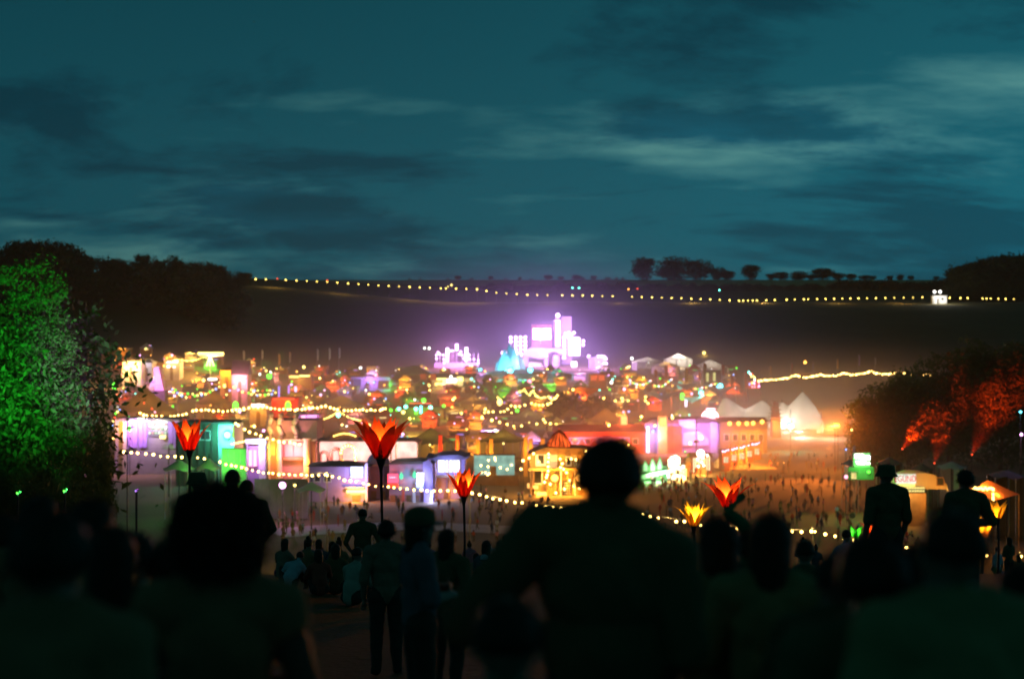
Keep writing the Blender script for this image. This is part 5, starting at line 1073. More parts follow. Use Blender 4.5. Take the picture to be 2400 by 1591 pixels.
# ------------------------------------------------------------------ everyday stalls filling the lanes
fq = random.Random(21); n_st = 0
PROTO = {}
CANV = [("cream", CANVAS), ("grey", CANVASG), ("tan", M("tan_canvas", (.36, .28, .18), .9, .2, .5, transl=.2)), ("olive", M("olive_canvas", (.28, .26, .12), .9, .25, .5, transl=.2)), ("red", M("red_canvas", (.4, .12, .08), .9, .2, .5, transl=.3))]
GL = [("amber", 'o', E("stall_amber", (1, .4, .06), 1.1)), ("cream", 'y', E("stall_cream", (1, .75, .3), 1.3)), ("green", 'g', E("stall_green", (.2, .9, .2), .6)), ("rose", 'p', E("stall_rose", (1, .3, .4), .9)), ("violet", 'v', E("stall_violet", (.5, .3, 1), .8)), ("red", 'r', E("stall_red", (1, .12, .04), .9))]
def stall_proto(ci, gi, kind):
    k = (ci, gi, kind)
    if k in PROTO: return PROTO[k]
    w, d_, h = 5.0, 4.0, 2.7; out_ = []
    wall = MB().box(-w/2, w/2, 1.2, d_, -.4, h).mesh("wall", [DARKW, BROWNW, GREYW][ci % 3])
    if kind == 0: roof = MB().add([(-w/2-.5,-.5,h),(w/2+.5,-.5,h),(w/2+.5,d_+.4,h),(-w/2-.5,d_+.4,h),(0,d_/2,h+2.4)], [(0,1,4),(1,2,4),(2,3,4),(3,0,4)])
    elif kind == 1: roof = MB().add([(-w/2-.4,-.6,h),(w/2+.4,-.6,h),(w/2+.4,d_+.3,h),(-w/2-.4,d_+.3,h),(-w/2-.4,d_/2,h+1.5),(w/2+.4,d_/2,h+1.5)], [(0,1,5,4),(2,3,4,5),(1,2,5),(3,0,4)])
    else: roof = MB().box(-w/2-.3, w/2+.3, -.8, d_+.2, h, h+.25)
    out_ = [("wall", wall), ("roof", roof.mesh("roof", CANV[ci][1])), ("counter", MB().box(-w/2, w/2, .5, 1.1, -.4, 1.0).mesh("counter", BROWNW)),
            ("sign", MB().box(-w*(.12 + .06*(ci % 3)), w*.22, -.5, -.35, h-.62, h-.2).mesh("sign", GL[gi][2])), ("pole", MB().tube([(-w/2,-.3,-.4),(-w/2,-.3,h)], .05, 5).mesh("pole", STEEL)), ("pole", MB().tube([(w/2,-.3,-.4),(w/2,-.3,h)], .05, 5).mesh("pole", STEEL))]
    PROTO[k] = out_; return out_
for d in range(318, 640, 26):
    for px in range(284, 1730, 27):
        px2 = px + fq.uniform(-11, 11); dd = d + fq.uniform(-8, 8); x = X(px2, dd)
        if fq.random() < .22 or any(abs(x - a) < 8 and abs(dd - b_) < 10 for a, b_ in PLACED): continue
        ci = fq.randrange(5); gi = fq.choice([0, 0, 0, 1, 2, 3, 4, 5, 5]); kind = fq.randrange(3); PLACED.append((x, dd))
        e = empty("market_stall", (x, dd, G(x, dd)), "%s %s stall with a small %s light sign in the lanes" % (CANV[ci][0], ["peaked", "ridged", "flat roofed"][kind], GL[gi][0]), "stall", "market stalls in the lanes", fq.uniform(-.35, .35))
        for nm, me in stall_proto(ci, gi, kind): ob(nm, me, e)
        n_st += 1
        for _ in range(fq.choice((1, 1, 2, 3, 4))):
            ob("bulb", bulb_mesh(fq.choice((.14, .2, .28, .36)), fq.choice(['r', 'o', 'o', 'y', 'k', 'k2', 'g', 't', 'p', 'w', 'b', 'v', 'm'])), e, (fq.uniform(-2.6, 2.6), -.75, fq.uniform(1.9, 4.6)))
        if n_st % 2 == 0: lamp('POINT', (0, -1.8, 2.4), LC[GL[gi][1]], fq.choice((700, 1400, 2400)), e)
print("stalls", n_st)
# ------------------------------------------------------------------ lights on the wood tree
for px, py, ax, ay, d, col, pw, ang, lab in [(150, 1150, 120, 790, 57, (.05, 1, .10), 20000, 36, "green floodlight below the full tree"), (40, 1155, 60, 800, 56, (.05, 1, .10), 8000, 36, "second green floodlight below the full tree"), (318, 1150, 226, 868, 58, (.62, .10, 1), 26000, 22, "violet wash lamp turned on the street side of the full tree")]:
    lamp_post(px, py, d, 'g' if col[1] > .9 else 'v', 0, .04, lab, name="floodlight")
    lamp('SPOT', tuple(P(px, py, d - .4)), col, pw, None, aim=tuple(P(ax, ay, 77)), angle=ang, blend=1)
# ------------------------------------------------------------------ lotus lamps on stems
def petal(L, w, curve, seed):
    """pointed cloth petal, root at origin, growing up +z and leaning out +y, with a crease down its middle"""
    v = []; f = []; n = 9
    for i in range(n):
        u = i / (n - 1); ww = w * (math.sin(math.pi * min(1, u * .78 + .18)) ** .9) * (1 - u ** 3.2) + .012 * (1 - u)
        z = L * (u * .98) * math.cos(curve * u); y = L * u * math.sin(curve * (.55 + .45*u))
        for k, s_ in enumerate((-1, -.5, 0, .5, 1)):
            v.append((ww * s_, y + .22 * ww * (1 - abs(s_)), z))
    for i in range(n - 1):
        for k in range(4): f.append((i*5+k, i*5+k+1, i*5+k+6, i*5+k+5))
    return v, f
def lotus(px, top, base, d, col, label, n=9, pole_to=None, em='r', power=60, lean=.5, group="lotus lamps on stems", tint=None):
    x = X(px, d); zt = EYE - (top - HZ)*S(d); zb = EYE - (base - HZ)*S(d); g = G(x, d); L = (zt - zb) * 1.02
    e = empty("lotus_lamp", (x, d, g), label, "lamp", group); h = zb - g
    MB().tube([(0, 0, -.3), (.03, 0, h*.5), (0, 0, h - .1)], [.045, .035, .04], 7).build("stem", BLACKP, e)
    MB().lathe([(.03, -.32*L), (.05, -.2*L), (.10*L, -.02), (.13*L, .05), (.05, .06)], 12, (0, 0, h)).build("calyx", BLACKP, e)
    m_ = M("petal_cloth_" + em, col, .75, .12, 3, transl=.62)
    rngp = random.Random(px)
    for k in range(n):
        a = 2*math.pi*k/n + rngp.uniform(-.08, .08); inner = k % 2
        v, f = petal(L * (.9 if inner else 1.0) * rngp.uniform(.92, 1.04), L * .145, lean * (.6 if inner else 1.15) * rngp.uniform(.9, 1.1), k)
        r0 = .10 * L * (.86 if inner else 1.0)
        o = MB().add(v, f).build("petal", m_, e, True, (-math.sin(a)*r0, math.cos(a)*r0, h)); o.rotation_euler = (0, 0, a)
    ob("bulb", bulb_mesh(round(.055*L, 3), {'r': 'o', 'y': 'y', 'g': 'g'}[em]), e, (0, 0, h + .22*L))
    lamp('POINT', (0, 0, h + .40*L), tint, power * .55, e, radius=.02)
    lamp('POINT', (0, -.02*L, h + .12*L), tint, power * .3, e, radius=.02)
    return e
RC = (.82, .13, .03)
lotus(444, 966, 1056, 46, RC, "red lotus lamp on a tall stem in front of the dark green hall", 10, tint=(1, .34, .07), power=42, lean=.52)
lotus(893, 955, 1074, 38, RC, "largest red lotus lamp with dark pointed tips", 14, tint=(1, .34, .07), power=58, lean=.62)
lotus(1087, 1086, 1163, 44, RC, "smaller red lotus lamp leaning open above the street", 12, tint=(1, .34, .07), power=62, lean=.55)
lotus(1706, 1098, 1188, 36, RC, "red lotus lamp half hidden by a raised green lit arm", 11, tint=(1, .30, .08), power=50, lean=.72)
lotus(1626, 1166, 1232, 40, (.85, .50, .05), "golden lotus lamp glowing above the long bulb string", 10, em='y', tint=(1, .55, .08), power=46, lean=.62)
lotus(2006, 1222, 1262, 38, (.16, .6, .10), "green lotus lamp low beside the man in the brimmed hat", 9, em='g', tint=(.25, 1, .15), power=7, lean=.75)
lotus(2050, 1205, 1262, 40, RC, "red lotus lamp almost hidden by the man in the brimmed hat", 8, tint=(1, .3, .08), power=14, lean=.6)
lotus(2300, 1192, 1262, 34, (.85, .50, .05), "golden lotus lamp peeping past the bent elbow", 7, em='y', tint=(1, .5, .06), power=30, lean=.6)
lotus(2338, 1160, 1215, 42, (.85, .50, .05), "dim amber lotus lamp beyond the bent elbow", 7, em='y', tint=(1, .45, .06), power=4, lean=.6)
# ------------------------------------------------------------------ people
SKINM = M("skin", (.30, .18, .12), .6, .12, 8); SKIND = M("skin_dark", (.15, .085, .055), .6, .12, 8)
HAIRM = M("hair_dark", (.04, .028, .014), .6, .4, 20); HAIRB = M("hair_brown", (.06, .035, .018), .6, .4, 20)
SHOE = M("shoe_dark", (.03, .03, .03), .6, .3, 5); DENIM = M("denim", (.04, .05, .08), .9, .35, 12); TROUS = M("trousers_black", (.05, .045, .03), .9, .35, 12)
def cloth(name, col): return M("cloth_" + name, col, .95, .25, 9, bump=.25)
BLK = cloth("black", (.12, .105, .045)); GRYC = cloth("grey", (.12, .12, .125)); WHT = cloth("white", (.5, .5, .5)); TANC = cloth("tan", (.25, .17, .10)); CRM = cloth("cream", (.42, .37, .26)); BRN = cloth("brown", (.30, .16, .07)); BLU = cloth("pale_blue", (.25, .32, .42)); REDC = cloth("red", (.4, .07, .04)); GRNLIT = cloth("green", (.05, .16, .06)); KHK = cloth("khaki", (.26, .23, .09)); PNK = cloth("pink", (.45, .2, .24))  # the green cloth carries the green light on the raised arm in its colour
BASE = dict(pelvis=(0,0,.96), belly=(0,.01,1.12), chest=(0,0,1.31), neckb=(0,-.015,1.445), neck=(0,0,1.505), jaw=(0,.022,1.562), head=(0,.012,1.632), crown=(0,.0,1.705),
    shL=(-.185,-.01,1.415), shR=(.185,-.01,1.415), elL=(-.255,-.03,1.12), elR=(.255,-.03,1.12), wrL=(-.25,.08,.89), wrR=(.25,.08,.89), hdL=(-.245,.11,.81), hdR=(.245,.11,.81),
    hipL=(-.10,0,.91), hipR=(.10,0,.91), knL=(-.11,.02,.50), knR=(.11,.02,.50), anL=(-.12,-.03,.09), anR=(.12,-.03,.09), toL=(-.14,.13,.035), toR=(.14,.13,.035))
RAD = dict(pelvis=.155, belly=.14, chest=.155, neckb=.092, neck=.062, jaw=.07, head=.09, crown=.066, shL=.078, shR=.078, elL=.054, elR=.054, wrL=.031, wrR=.031, hdL=.038, hdR=.038, hipL=.105, hipR=.105, knL=.062, knR=.062, anL=.043, anR=.043, toL=.036, toR=.036, nose=.016)
BONES = [("pelvis","belly",'T'),("belly","chest",'T'),("chest","neckb",'T'),("neckb","neck",'N'),("neck","jaw",'S'),("jaw","head",'S'),("head","crown",'S'),
    ("chest","shL",'T'),("chest","shR",'T'),("shL","elL",'A'),("shR","elR",'A'),("elL","wrL",'F'),("elR","wrR",'F'),("wrL","hdL",'S'),("wrR","hdR",'S'),
    ("pelvis","hipL",'P'),("pelvis","hipR",'P'),("hipL","knL",'P'),("hipR","knR",'P'),("knL","anL",'C'),("knR","anR",'C'),("anL","toL",'B'),("anR","toR",'B')]
POSES = {
 'stand': {},
 'ease': dict(elL=(-.27,-.06,1.13), wrL=(-.20,.10,.95), hdL=(-.17,.15,.89), anR=(.16,.03,.09), toR=(.19,.18,.035), knR=(.13,.05,.5)),
 'folded': dict(elL=(-.27,.02,1.14), wrL=(-.06,.22,1.17), hdL=(.04,.22,1.19), elR=(.27,.02,1.14), wrR=(.07,.25,1.13), hdR=(-.03,.25,1.12)),
 'walk': dict(knL=(-.10,.18,.52), anL=(-.11,.20,.12), toL=(-.12,.36,.05), knR=(.10,-.05,.5), anR=(.11,-.30,.14), toR=(.12,-.17,.05), wrL=(-.25,-.10,.92), hdL=(-.25,-.13,.84), elL=(-.26,-.12,1.14), wrR=(.24,.22,.98), hdR=(.23,.28,.92)),
 'raise': dict(elR=(.24,.14,1.52), wrR=(.20,.20,1.78), hdR=(.22,.22,1.87)),
 'raise2': dict(elL=(-.26,.1,1.58), wrL=(-.22,.16,1.84), hdL=(-.20,.16,1.93), elR=(.26,.1,1.58), wrR=(.22,.16,1.84), hdR=(.20,.16,1.93)),
 'pockets': dict(elL=(-.31,-.08,1.13), wrL=(-.20,.05,.94), hdL=(-.16,.08,.88), elR=(.31,-.08,1.13), wrR=(.20,.05,.94), hdR=(.16,.08,.88)),
 'bent': dict(elR=(.34,-.02,1.13), wrR=(.22,.20,1.08), hdR=(.14,.26,1.12), elL=(-.30,-.05,1.12), wrL=(-.22,.1,.93), hdL=(-.17,.14,.88)),
 'sit': dict(pelvis=(0,0,.14), belly=(0,.03,.30), chest=(0,.10,.49), neckb=(0,.13,.63), neck=(0,.15,.70), jaw=(0,.18,.755), head=(0,.17,.825), crown=(0,.16,.895), shL=(-.18,.10,.57), shR=(.18,.10,.57), elL=(-.27,.22,.36), elR=(.27,.22,.36), wrL=(-.14,.42,.38), wrR=(.14,.42,.38), hdL=(-.07,.46,.40), hdR=(.07,.46,.40),
    hipL=(-.11,.02,.14), hipR=(.11,.02,.14), knL=(-.2,.40,.44), knR=(.2,.40,.44), anL=(-.15,.66,.09), anR=(.15,.66,.09), toL=(-.16,.82,.04), toR=(.16,.82,.04)),
 'slump': dict(pelvis=(0,0,.14), belly=(.04,.06,.29), chest=(.12,.20,.44), neckb=(.17,.29,.55), neck=(.19,.33,.60), jaw=(.2,.38,.64), head=(.21,.38,.70), crown=(.21,.36,.77), shL=(-.05,.2,.53), shR=(.28,.22,.49), elL=(-.2,.3,.30), elR=(.42,.25,.26), wrL=(-.12,.48,.3), wrR=(.5,.4,.08), hdL=(-.06,.53,.33), hdR=(.52,.46,.05),
    hipL=(-.11,.02,.14), hipR=(.11,.02,.14), knL=(-.22,.40,.42), knR=(.22,.44,.36), anL=(-.15,.66,.09), anR=(.2,.74,.09), toL=(-.16,.82,.04), toR=(.22,.9,.04)),
 'kneel': dict(pelvis=(0,-.05,.50), belly=(0,-.03,.66), chest=(0,-.02,.85), neckb=(0,-.03,.995), neck=(0,-.01,1.07), jaw=(0,.01,1.125), head=(0,0,1.195), crown=(0,-.01,1.265), shL=(-.185,-.03,.94), shR=(.185,-.03,.94), elL=(-.25,0,.68), elR=(.25,0,.68), wrL=(-.16,.16,.54), wrR=(.16,.16,.54), hdL=(-.12,.21,.50), hdR=(.12,.21,.50),
    hipL=(-.10,-.03,.47), hipR=(.10,-.03,.47), knL=(-.13,.16,.10), knR=(.13,.16,.10), anL=(-.12,-.27,.08), anR=(.12,-.27,.08), toL=(-.12,-.38,.04), toR=(.12,-.38,.04)),
}
BENCH = bpy.data.scenes.new("workbench")      # scratch scene for growing bodies, removed below
def body_mesh(name, pose, mats, voxel=.012, fingers=False, over=None, bulk=1.0):
    """one continuous body: tapered limbs, rib cage, shoulders and hips fused into a single skin over a jointed skeleton.
    mats: T torso, A upper arm, F forearm, S skin, N neck, P thigh, C calf, B shoe"""
    J = {k: Vector(v) for k, v in {**BASE, **POSES[pose], **(over or {})}.items()}
    R = dict(RAD); bones = list(BONES); b = MB()
    def capsule(p0, p1, r0, r1, n=10):
        d = p1 - p0; L_ = d.length
        if L_ < 1e-5: return
        ax = d / L_; k = 4
        pts = [p0 - ax * r0 * math.cos(math.pi/2 * q/k) for q in range(k)] + [p0, p0.lerp(p1, .5), p1] + [p1 + ax * r1 * math.sin(math.pi/2 * (q+1)/k) for q in range(k)]
        rr = [max(.001, r0 * math.sin(math.pi/2 * q/k)) for q in range(k)] + [r0, (r0+r1)/2, r1] + [max(.001, r1 * math.cos(math.pi/2 * (q+1)/k)) for q in range(k)]
        b.tube(pts, rr, n)
    def blob(c, up, side, rx, ry, rz):
        up = up.normalized(); sd = (side - up * side.dot(up)).normalized(); fw = up.cross(sd); o_ = len(b.v); m_ = MB().ball((0, 0, 0), 1, 14, 10)
        b.add([c + sd*v[0]*rx + fw*v[1]*ry + up*v[2]*rz for v in m_.v], m_.f)
    spine = J['neckb'] - J['pelvis']; sh = J['shR'] - J['shL']; hp = J['hipR'] - J['hipL']; w_ = bulk
    blob(J['pelvis'] + spine*.02, J['belly'] - J['pelvis'], hp, .165*w_, .115*w_, .15)
    blob(J['belly'], J['chest'] - J['pelvis'], hp + sh*.5, .166*w_, .122*w_, .20)
    blob(J['chest'].lerp(J['belly'], .12), J['neckb'] - J['belly'], sh, .172*w_, .122*w_, .20)
    blob(J['chest'].lerp(J['neckb'], .62), J['neckb'] - J['chest'], sh, .175*w_, .092*w_, .095)
    for sd in 'LR':
        s_ = J['sh' + sd]
        capsule(J['neck'].lerp(J['neckb'], .35), s_ + Vector((0, 0, .008)), .052*w_, .062*w_)
        capsule(J['chest'].lerp(J['neckb'], .45), s_, .08*w_, .070*w_)
        capsule(s_, J['el' + sd], .068*w_, .050*w_); capsule(J['el' + sd], J['wr' + sd], .048, .031)
        capsule(J['pelvis'].lerp(J['hip' + sd], .7), J['hip' + sd], .11, .105); capsule(J['hip' + sd], J['kn' + sd], .098*min(w_, 1.1), .062)
        mid = J['kn' + sd].lerp(J['an' + sd], .3); capsule(J['kn' + sd], mid, .060, .062); capsule(mid, J['an' + sd], .062, .042); capsule(J['an' + sd], J['to' + sd], .045, .036)
        blob(J['wr' + sd].lerp(J['hd' + sd], .62), J['hd' + sd] - J['wr' + sd], Vector((0, 1, .2)), .042, .020, .055)
    capsule(J['neckb'], J['jaw'].lerp(J['neck'], .4), .066*min(w_, 1.15), .057)
    hu = J['crown'] - J['jaw']; hs = sh if abs(sh.x) > .1 else Vector((1, 0, 0)); fwd = Vector((0, 1, 0))
    blob(J['head'] + Vector((0, -.008, .012)), hu, Vector((1, 0, 0)), .077, .097, .108); blob(J['jaw'] + Vector((0, .022, .0)), hu, Vector((1, 0, 0)), .056, .066, .07)
    capsule(J['head'] + Vector((0, .085, .012)), J['head'] + Vector((0, .104, -.03)), .012, .017, 6)
    for sg in (-1, 1): blob(J['head'] + Vector((sg*.080, -.008, -.012)), hu, Vector((0, 1, 0)), .020, .012, .032)
    if fingers:
        for sd in 'LR':
            w0, h_ = J['wr' + sd], J['hd' + sd]; dr = (h_ - w0).normalized(); side = dr.cross(Vector((0, 1, 0)) if abs(dr.y) < .8 else Vector((1, 0, 0))).normalized(); nrm = dr.cross(side); pl = w0.lerp(h_, .95)
            for o_, ln in [(-.034, .062), (-.012, .075), (.011, .071), (.033, .055)]:
                a_ = pl + side*o_ + dr*ln*.55; capsule(pl + side*o_*.8, a_, .0105, .0098, 6); capsule(a_, a_ + (dr + nrm*.55).normalized()*ln*.6, .0098, .0088, 6)
            a_ = w0.lerp(h_, .55) + side*.055 + dr*.01; capsule(w0.lerp(h_, .35) + side*.03, a_, .014, .012, 6); capsule(a_, a_ + (dr + side*.4).normalized()*.04, .012, .010, 6)
    me = b.mesh("rig", SHOE); o = bpy.data.objects.new("rig", me); BENCH.collection.objects.link(o)
    rm = o.modifiers.new("r", 'REMESH'); rm.mode = 'VOXEL'; rm.voxel_size = voxel
    sm = o.modifiers.new("s", 'SMOOTH'); sm.factor = .5; sm.iterations = 5 if voxel < .02 else 2
    BENCH.view_layers[0].update(); dg = BENCH.view_layers[0].depsgraph
    res = bpy.data.meshes.new_from_object(o.evaluated_get(dg)); bpy.data.objects.remove(o); res.name = name
    order = ['T', 'A', 'F', 'S', 'P', 'C', 'B', 'N']; res.materials.clear()
    for k in order: res.materials.append(mats.get(k) or mats.get({'A': 'T', 'F': 'S', 'C': 'P', 'B': 'B', 'N': 'S'}.get(k, 'T')) or SHOE)
    A_ = np.array([J[a] for a, c_, c in bones]); B_ = np.array([J[c_] for a, c_, c in bones]); ci = np.array([order.index(c) for a, c_, c in bones])
    rb = np.array([(R[a] + R[c_]) / 2 for a, c_, c in bones])
    def cls(pts):
        ab = B_ - A_; t_ = np.clip(((pts[:, None] - A_) * ab).sum(2) / np.maximum(1e-9, (ab ** 2).sum(1)), 0, 1)
        return ci[(np.linalg.norm(pts[:, None] - A_ - t_[..., None] * ab, axis=2) - rb).argmin(1)]
    nv = len(res.vertices); co = np.empty(nv * 3); res.vertices.foreach_get("co", co); co = co.reshape(-1, 3)
    if voxel < .02:                                     # cloth stands off the skin and creases
        no = np.empty(nv * 3); res.vertices.foreach_get("normal", no); no = no.reshape(-1, 3); k = cls(co)
        skin = mats.get('S'); on = np.array([mats.get(q) is not skin and q not in 'SB' for q in order])[k]
        wr = np.array([mnoise.noise(Vector((p[0]*11, p[1]*11, p[2]*5))) + .6*mnoise.noise(Vector((p[0]*22 + 5, p[1]*22, p[2]*13))) for p in co])
        co = co + no * np.where(on, .014 + .012 * wr, 0)[:, None]; res.vertices.foreach_set("co", co.ravel())
    nf = len(res.polygons); ce = np.empty(nf * 3); res.polygons.foreach_get("center", ce)
    res.polygons.foreach_set("material_index", cls(ce.reshape(-1, 3)).astype(np.int32)); res.polygons.foreach_set("use_smooth", np.ones(nf, bool)); res.update()
    return res, J
def hair_mesh(kind, J, mat, seed=1, strands=0):
    h = J['head']; b = MB()
    if kind == 'afro':
        q = np.random.default_rng(seed); m_ = MB(); c = h + Vector((0, -.02, .03))
        return crown_mesh("hair", seed, 2600, 8, .014, [(c.x, c.y, c.z, .155, .155, .15), (c.x, c.y - .03, c.z - .06, .15, .13, .12)], .010, mat)
    r_ = {'short': .098, 'bun': .1, 'long': .104, 'curly': .118}[kind]
    n, m_ = 18, 12; c = h + Vector((0, -.012, .018))
    for i in range(m_ + 1):
        th = math.pi * i / m_
        for j in range(n):
            ph = 2*math.pi*j/n; dv = Vector((math.sin(th)*math.cos(ph), math.sin(th)*math.sin(ph), math.cos(th))); rr = r_ * (1 + (.05 if kind != 'curly' else .13)*mnoise.noise(dv*6 + Vector((seed, 0, 0))))
            p = c + Vector((dv.x*rr*.9, dv.y*rr*1.08, dv.z*rr*.98))
            if kind == 'long' and th > math.pi/2: q_ = max(math.sin(th), .78); p = c + Vector((math.cos(ph)*rr*.9*q_, math.sin(ph)*rr*1.0*q_, dv.z*rr))
            if dv.y > .25 and dv.z < .42: p = c + Vector((dv.x*rr*.72, .05, dv.z*rr*.7))      # face stays clear
            if kind == 'long' and dv.z < 0 and dv.y < .3: p.z -= .26*(-dv.z); p.y -= .01
            if kind in ('short', 'curly') and dv.z < -.45: p = c + Vector((dv.x*rr*.6, dv.y*rr*.6 - .02, -.45*rr))
            b.v.append(tuple(p))
    for i in range(m_):
        for j in range(n): b.f.append((i*n+j, (i+1)*n+j, (i+1)*n+(j+1) % n, i*n+(j+1) % n)); b.mi.append(0)
    if kind == 'bun': b.ball(tuple(h + Vector((0, -.03, .13))), .05, 8, 6)
    if strands:
        q = np.random.default_rng(seed + 5); base = np.array(b.v[:n * (m_ + 1)])
        for k in q.integers(n, len(base), strands):
            p = base[k]; o_ = p - np.array(c); o_ /= np.linalg.norm(o_) + 1e-6; dn = o_ * q.uniform(.1, .55) + q.normal(size=3) * .5; dn[2] -= .25; L_ = q.uniform(.008, .022) * (1.4 if kind != 'short' else .8)
            sd = np.cross(dn, q.normal(size=3)); sd = sd / (np.linalg.norm(sd) + 1e-6) * .0016
            p = p + q.normal(size=3) * .007; b.add([p - sd, p + sd, p + dn * L_ + sd * .3, p + dn * L_ - sd * .3], [(0, 1, 2, 3)])
    return b.mesh("hair", mat, True)
def hat_mesh(kind, J, mat):
    h = J['head']; c = h + Vector((0, -.005, .03)); b = MB()
    if kind == 'bucket': b.lathe([(.136, -.035), (.132, -.03), (.106, .02), (.098, .075), (.088, .10), (.001, .105)], 20, tuple(c), 1, 1.08)
    elif kind == 'brim': b.lathe([(.165, .0), (.16, .008), (.104, .015), (.10, .085), (.085, .115), (.001, .10)], 20, tuple(c), 1, 1.1)
    elif kind == 'wide': b.lathe([(.23, .03), (.22, .02), (.11, .015), (.10, .10), (.07, .12), (.001, .11)], 20, tuple(c), 1, 1.05)
    else:
        b.lathe([(.106, -.012), (.107, .03), (.095, .075), (.06, .103), (.001, .112)], 18, tuple(c), .95, 1.1)
        n = 9; vs = []
        for k in range(n):
            a = math.pi * k / (n - 1); vs += [tuple(c + Vector((math.cos(a)*.092, .06 + math.sin(a)*.03, 0))), tuple(c + Vector((math.cos(a)*.088, .075 + math.sin(a)*.125, -.02)))]
        b.add(vs, [(2*k, 2*k+1, 2*k+3, 2*k+2) for k in range(n - 1)]); b.add([(x, y, z + .008) for x, y, z in vs], [(2*k+2, 2*k+3, 2*k+1, 2*k) for k in range(n - 1)])
    return b.mesh("hat", mat, True)
def person(label, px, top, d, pose='stand', face=0, T=BLK, A=None, F=None, P_=TROUS, C=None, S_=SKINM, hair='short', hm=HAIRM, hat=None, hatm=BLK, over=None, group=None, fingers=True, bulk=1.0, size=None, level=2, extra=.0, collar=False):
    x = X(px, d); g = G(x, d); zt = EYE - (top - HZ)*S(d)
    me, J = body_mesh("body", pose, dict(T=T, A=A or T, F=F or S_, S=S_, P=P_, C=C or P_, B=SHOE, N=T if collar else S_), .012 if d < 22 else .02, fingers and d < 22, over, bulk)
    topz = J['crown'].z + .05 + (.03 if hat else 0) + extra; s = size or (zt - g) / topz
    e = empty("person", (x, d, g), label, "person", group, face); e.scale = (s, s, s)
    body = ob("body", me, e)
    if hair: ob("hair", hair_mesh(hair, J, hm, int(px) % 17, 2600 if d < 20 else 0), e)
    if hat: ob("hat", hat_mesh(hat, J, hatm), e)
    if not (0.82 < s < 1.16): print("PERSON scale", round(s, 2), label)
    return e, J, s
R = math.radians
person("man seen from behind with cropped hair and dark jacket blocking the saloon", 1428, 1036, 4.4, 'bent', R(-4), T=BLK, F=BLK, hair='curly', collar=True, bulk=1.22, over=dict(shL=(-.21, -.02, 1.47), shR=(.175, -.02, 1.405), chest=(0, 0, 1.35), neckb=(0, -.02, 1.48), neck=(0, -.005, 1.53), elL=(-.46, .02, 1.18), wrL=(-.16, .24, 1.10), hdL=(-.08, .28, 1.12), elR=(.235, -.05, 1.13), wrR=(.16, .2, 1.10), hdR=(.12, .25, 1.12)))
person("person with a big round afro and bare brown shoulders", 515, 1108, 4.1, 'folded', R(6), T=BRN, A=SKIND, S_=SKIND, hair='afro', extra=.075)
person("person in a peaked cap and grey tee turned sideways with folded arms", 982, 1183, 9.2, 'folded', R(-72), T=GRYC, hair='long', hat='cap')
person("person in a tan shirt standing behind the one in the peaked cap", 906, 1222, 15, 'stand', R(10), T=TANC, hair='curly')
person("woman with long dark hair beside the one in the peaked cap", 1048, 1240, 12, 'pockets', R(-30), T=BLK, hair='long')
person("man in a black tee standing beside the stem of the largest lotus", 850, 1190, 27, 'pockets', R(5), T=BLK, hair='short')
person("man in a brimmed hat and dark tee standing arms down before the field", 2078, 1085, 18.2, 'stand', R(14), T=BLK, hat='bucket', hair='short', bulk=1.12)
person("man with short hair and bent elbow standing beside the brimmed hat", 2262, 1104, 18.2, 'bent', R(8), T=BLK, F=BLK, hair='curly', bulk=1.08)
person("person kneeling with a dark round head below the long bulb string", 1886, 1263, 11.8, 'kneel', R(-5), T=BLK, hair='short', hm=HAIRM)
person("person with brown hair and a lit bare shoulder close behind the cropped haired man", 1682, 1213, 5.4, 'stand', R(18), T=KHK, A=SKIND, hair='long', hm=HAIRB)
person("person raising a green lit fist in front of a red lotus lamp", 1752, 1252, 9.0, 'raise', R(0), T=GRNLIT, A=GRNLIT, F=GRNLIT, hair='curly', over=dict(elR=(.10, .12, 1.72), wrR=(-.13, .14, 1.92), hdR=(-.05, .14, 2.02), shR=(.16, 0, 1.44)), extra=0, S_=M("green_lit_skin", (.06, .2, .08), .9, .3, 10))  # green light on arm and fist is painted into skin and sleeve colours
person("broad dark haired person in a black top standing close up by the eastern side", 2045, 1262, 3.5, 'stand', R(-6), T=BLK, hair='curly', bulk=1.05)
person("person with a rounded olive jacket shoulder next to the broad dark haired one", 2168, 1272, 4.2, 'pockets', R(-12), T=KHK, hair='long', bulk=1.1)
person("person in a bucket hat standing behind the round afro", 462, 1103, 19, 'stand', R(-20), T=TANC, hat='bucket', hair='short')
person("dark haired person peering over the round afro", 545, 1099, 19.6, 'stand', R(0), T=BLK, hair='short')
person("shorter person beside the one peering over the afro", 578, 1122, 20.5, 'pockets', R(12), T=BLK, hair='short')
person("person in brown clothes with a pale cheek at the western edge", 92, 1160, 6.2, 'folded', R(-20), T=BRN, S_=SKIND, hair='short')
person("person in a brown vest reaching out one arm beside the round afro", 215, 1172, 5.2, 'stand', R(-50), T=BRN, A=SKIND, hair='long', over=dict(elR=(.30, .22, 1.28), wrR=(.32, .46, 1.18), hdR=(.33, .54, 1.16)))
person("dark seated back between the vest and the round afro", 318, 1246, 6.6, 'kneel', R(10), T=BLK, hair='short')
person("person in olive at the very western end of the crowd", 15, 1212, 6.8, 'stand', R(8), T=KHK, hair='curly')
person("person in a white tee slumped sideways on the grass", 676, 1296, 27, 'slump', R(0), T=WHT, hair='short')
person("seated person lit red orange on the grass", 750, 1288, 27, 'sit', R(20), T=REDC, hair='long', group="people sitting on the grass")  # red orange light is put in as the colour of the top
person("seated person in a cream shirt resting an arm on the knee", 822, 1283, 26, 'sit', R(-35), T=CRM, hair='short', group="people sitting on the grass")
person("seated person in black next to the red orange lit one", 786, 1276, 28, 'sit', R(5), T=BLK, hair='long', group="people sitting on the grass")
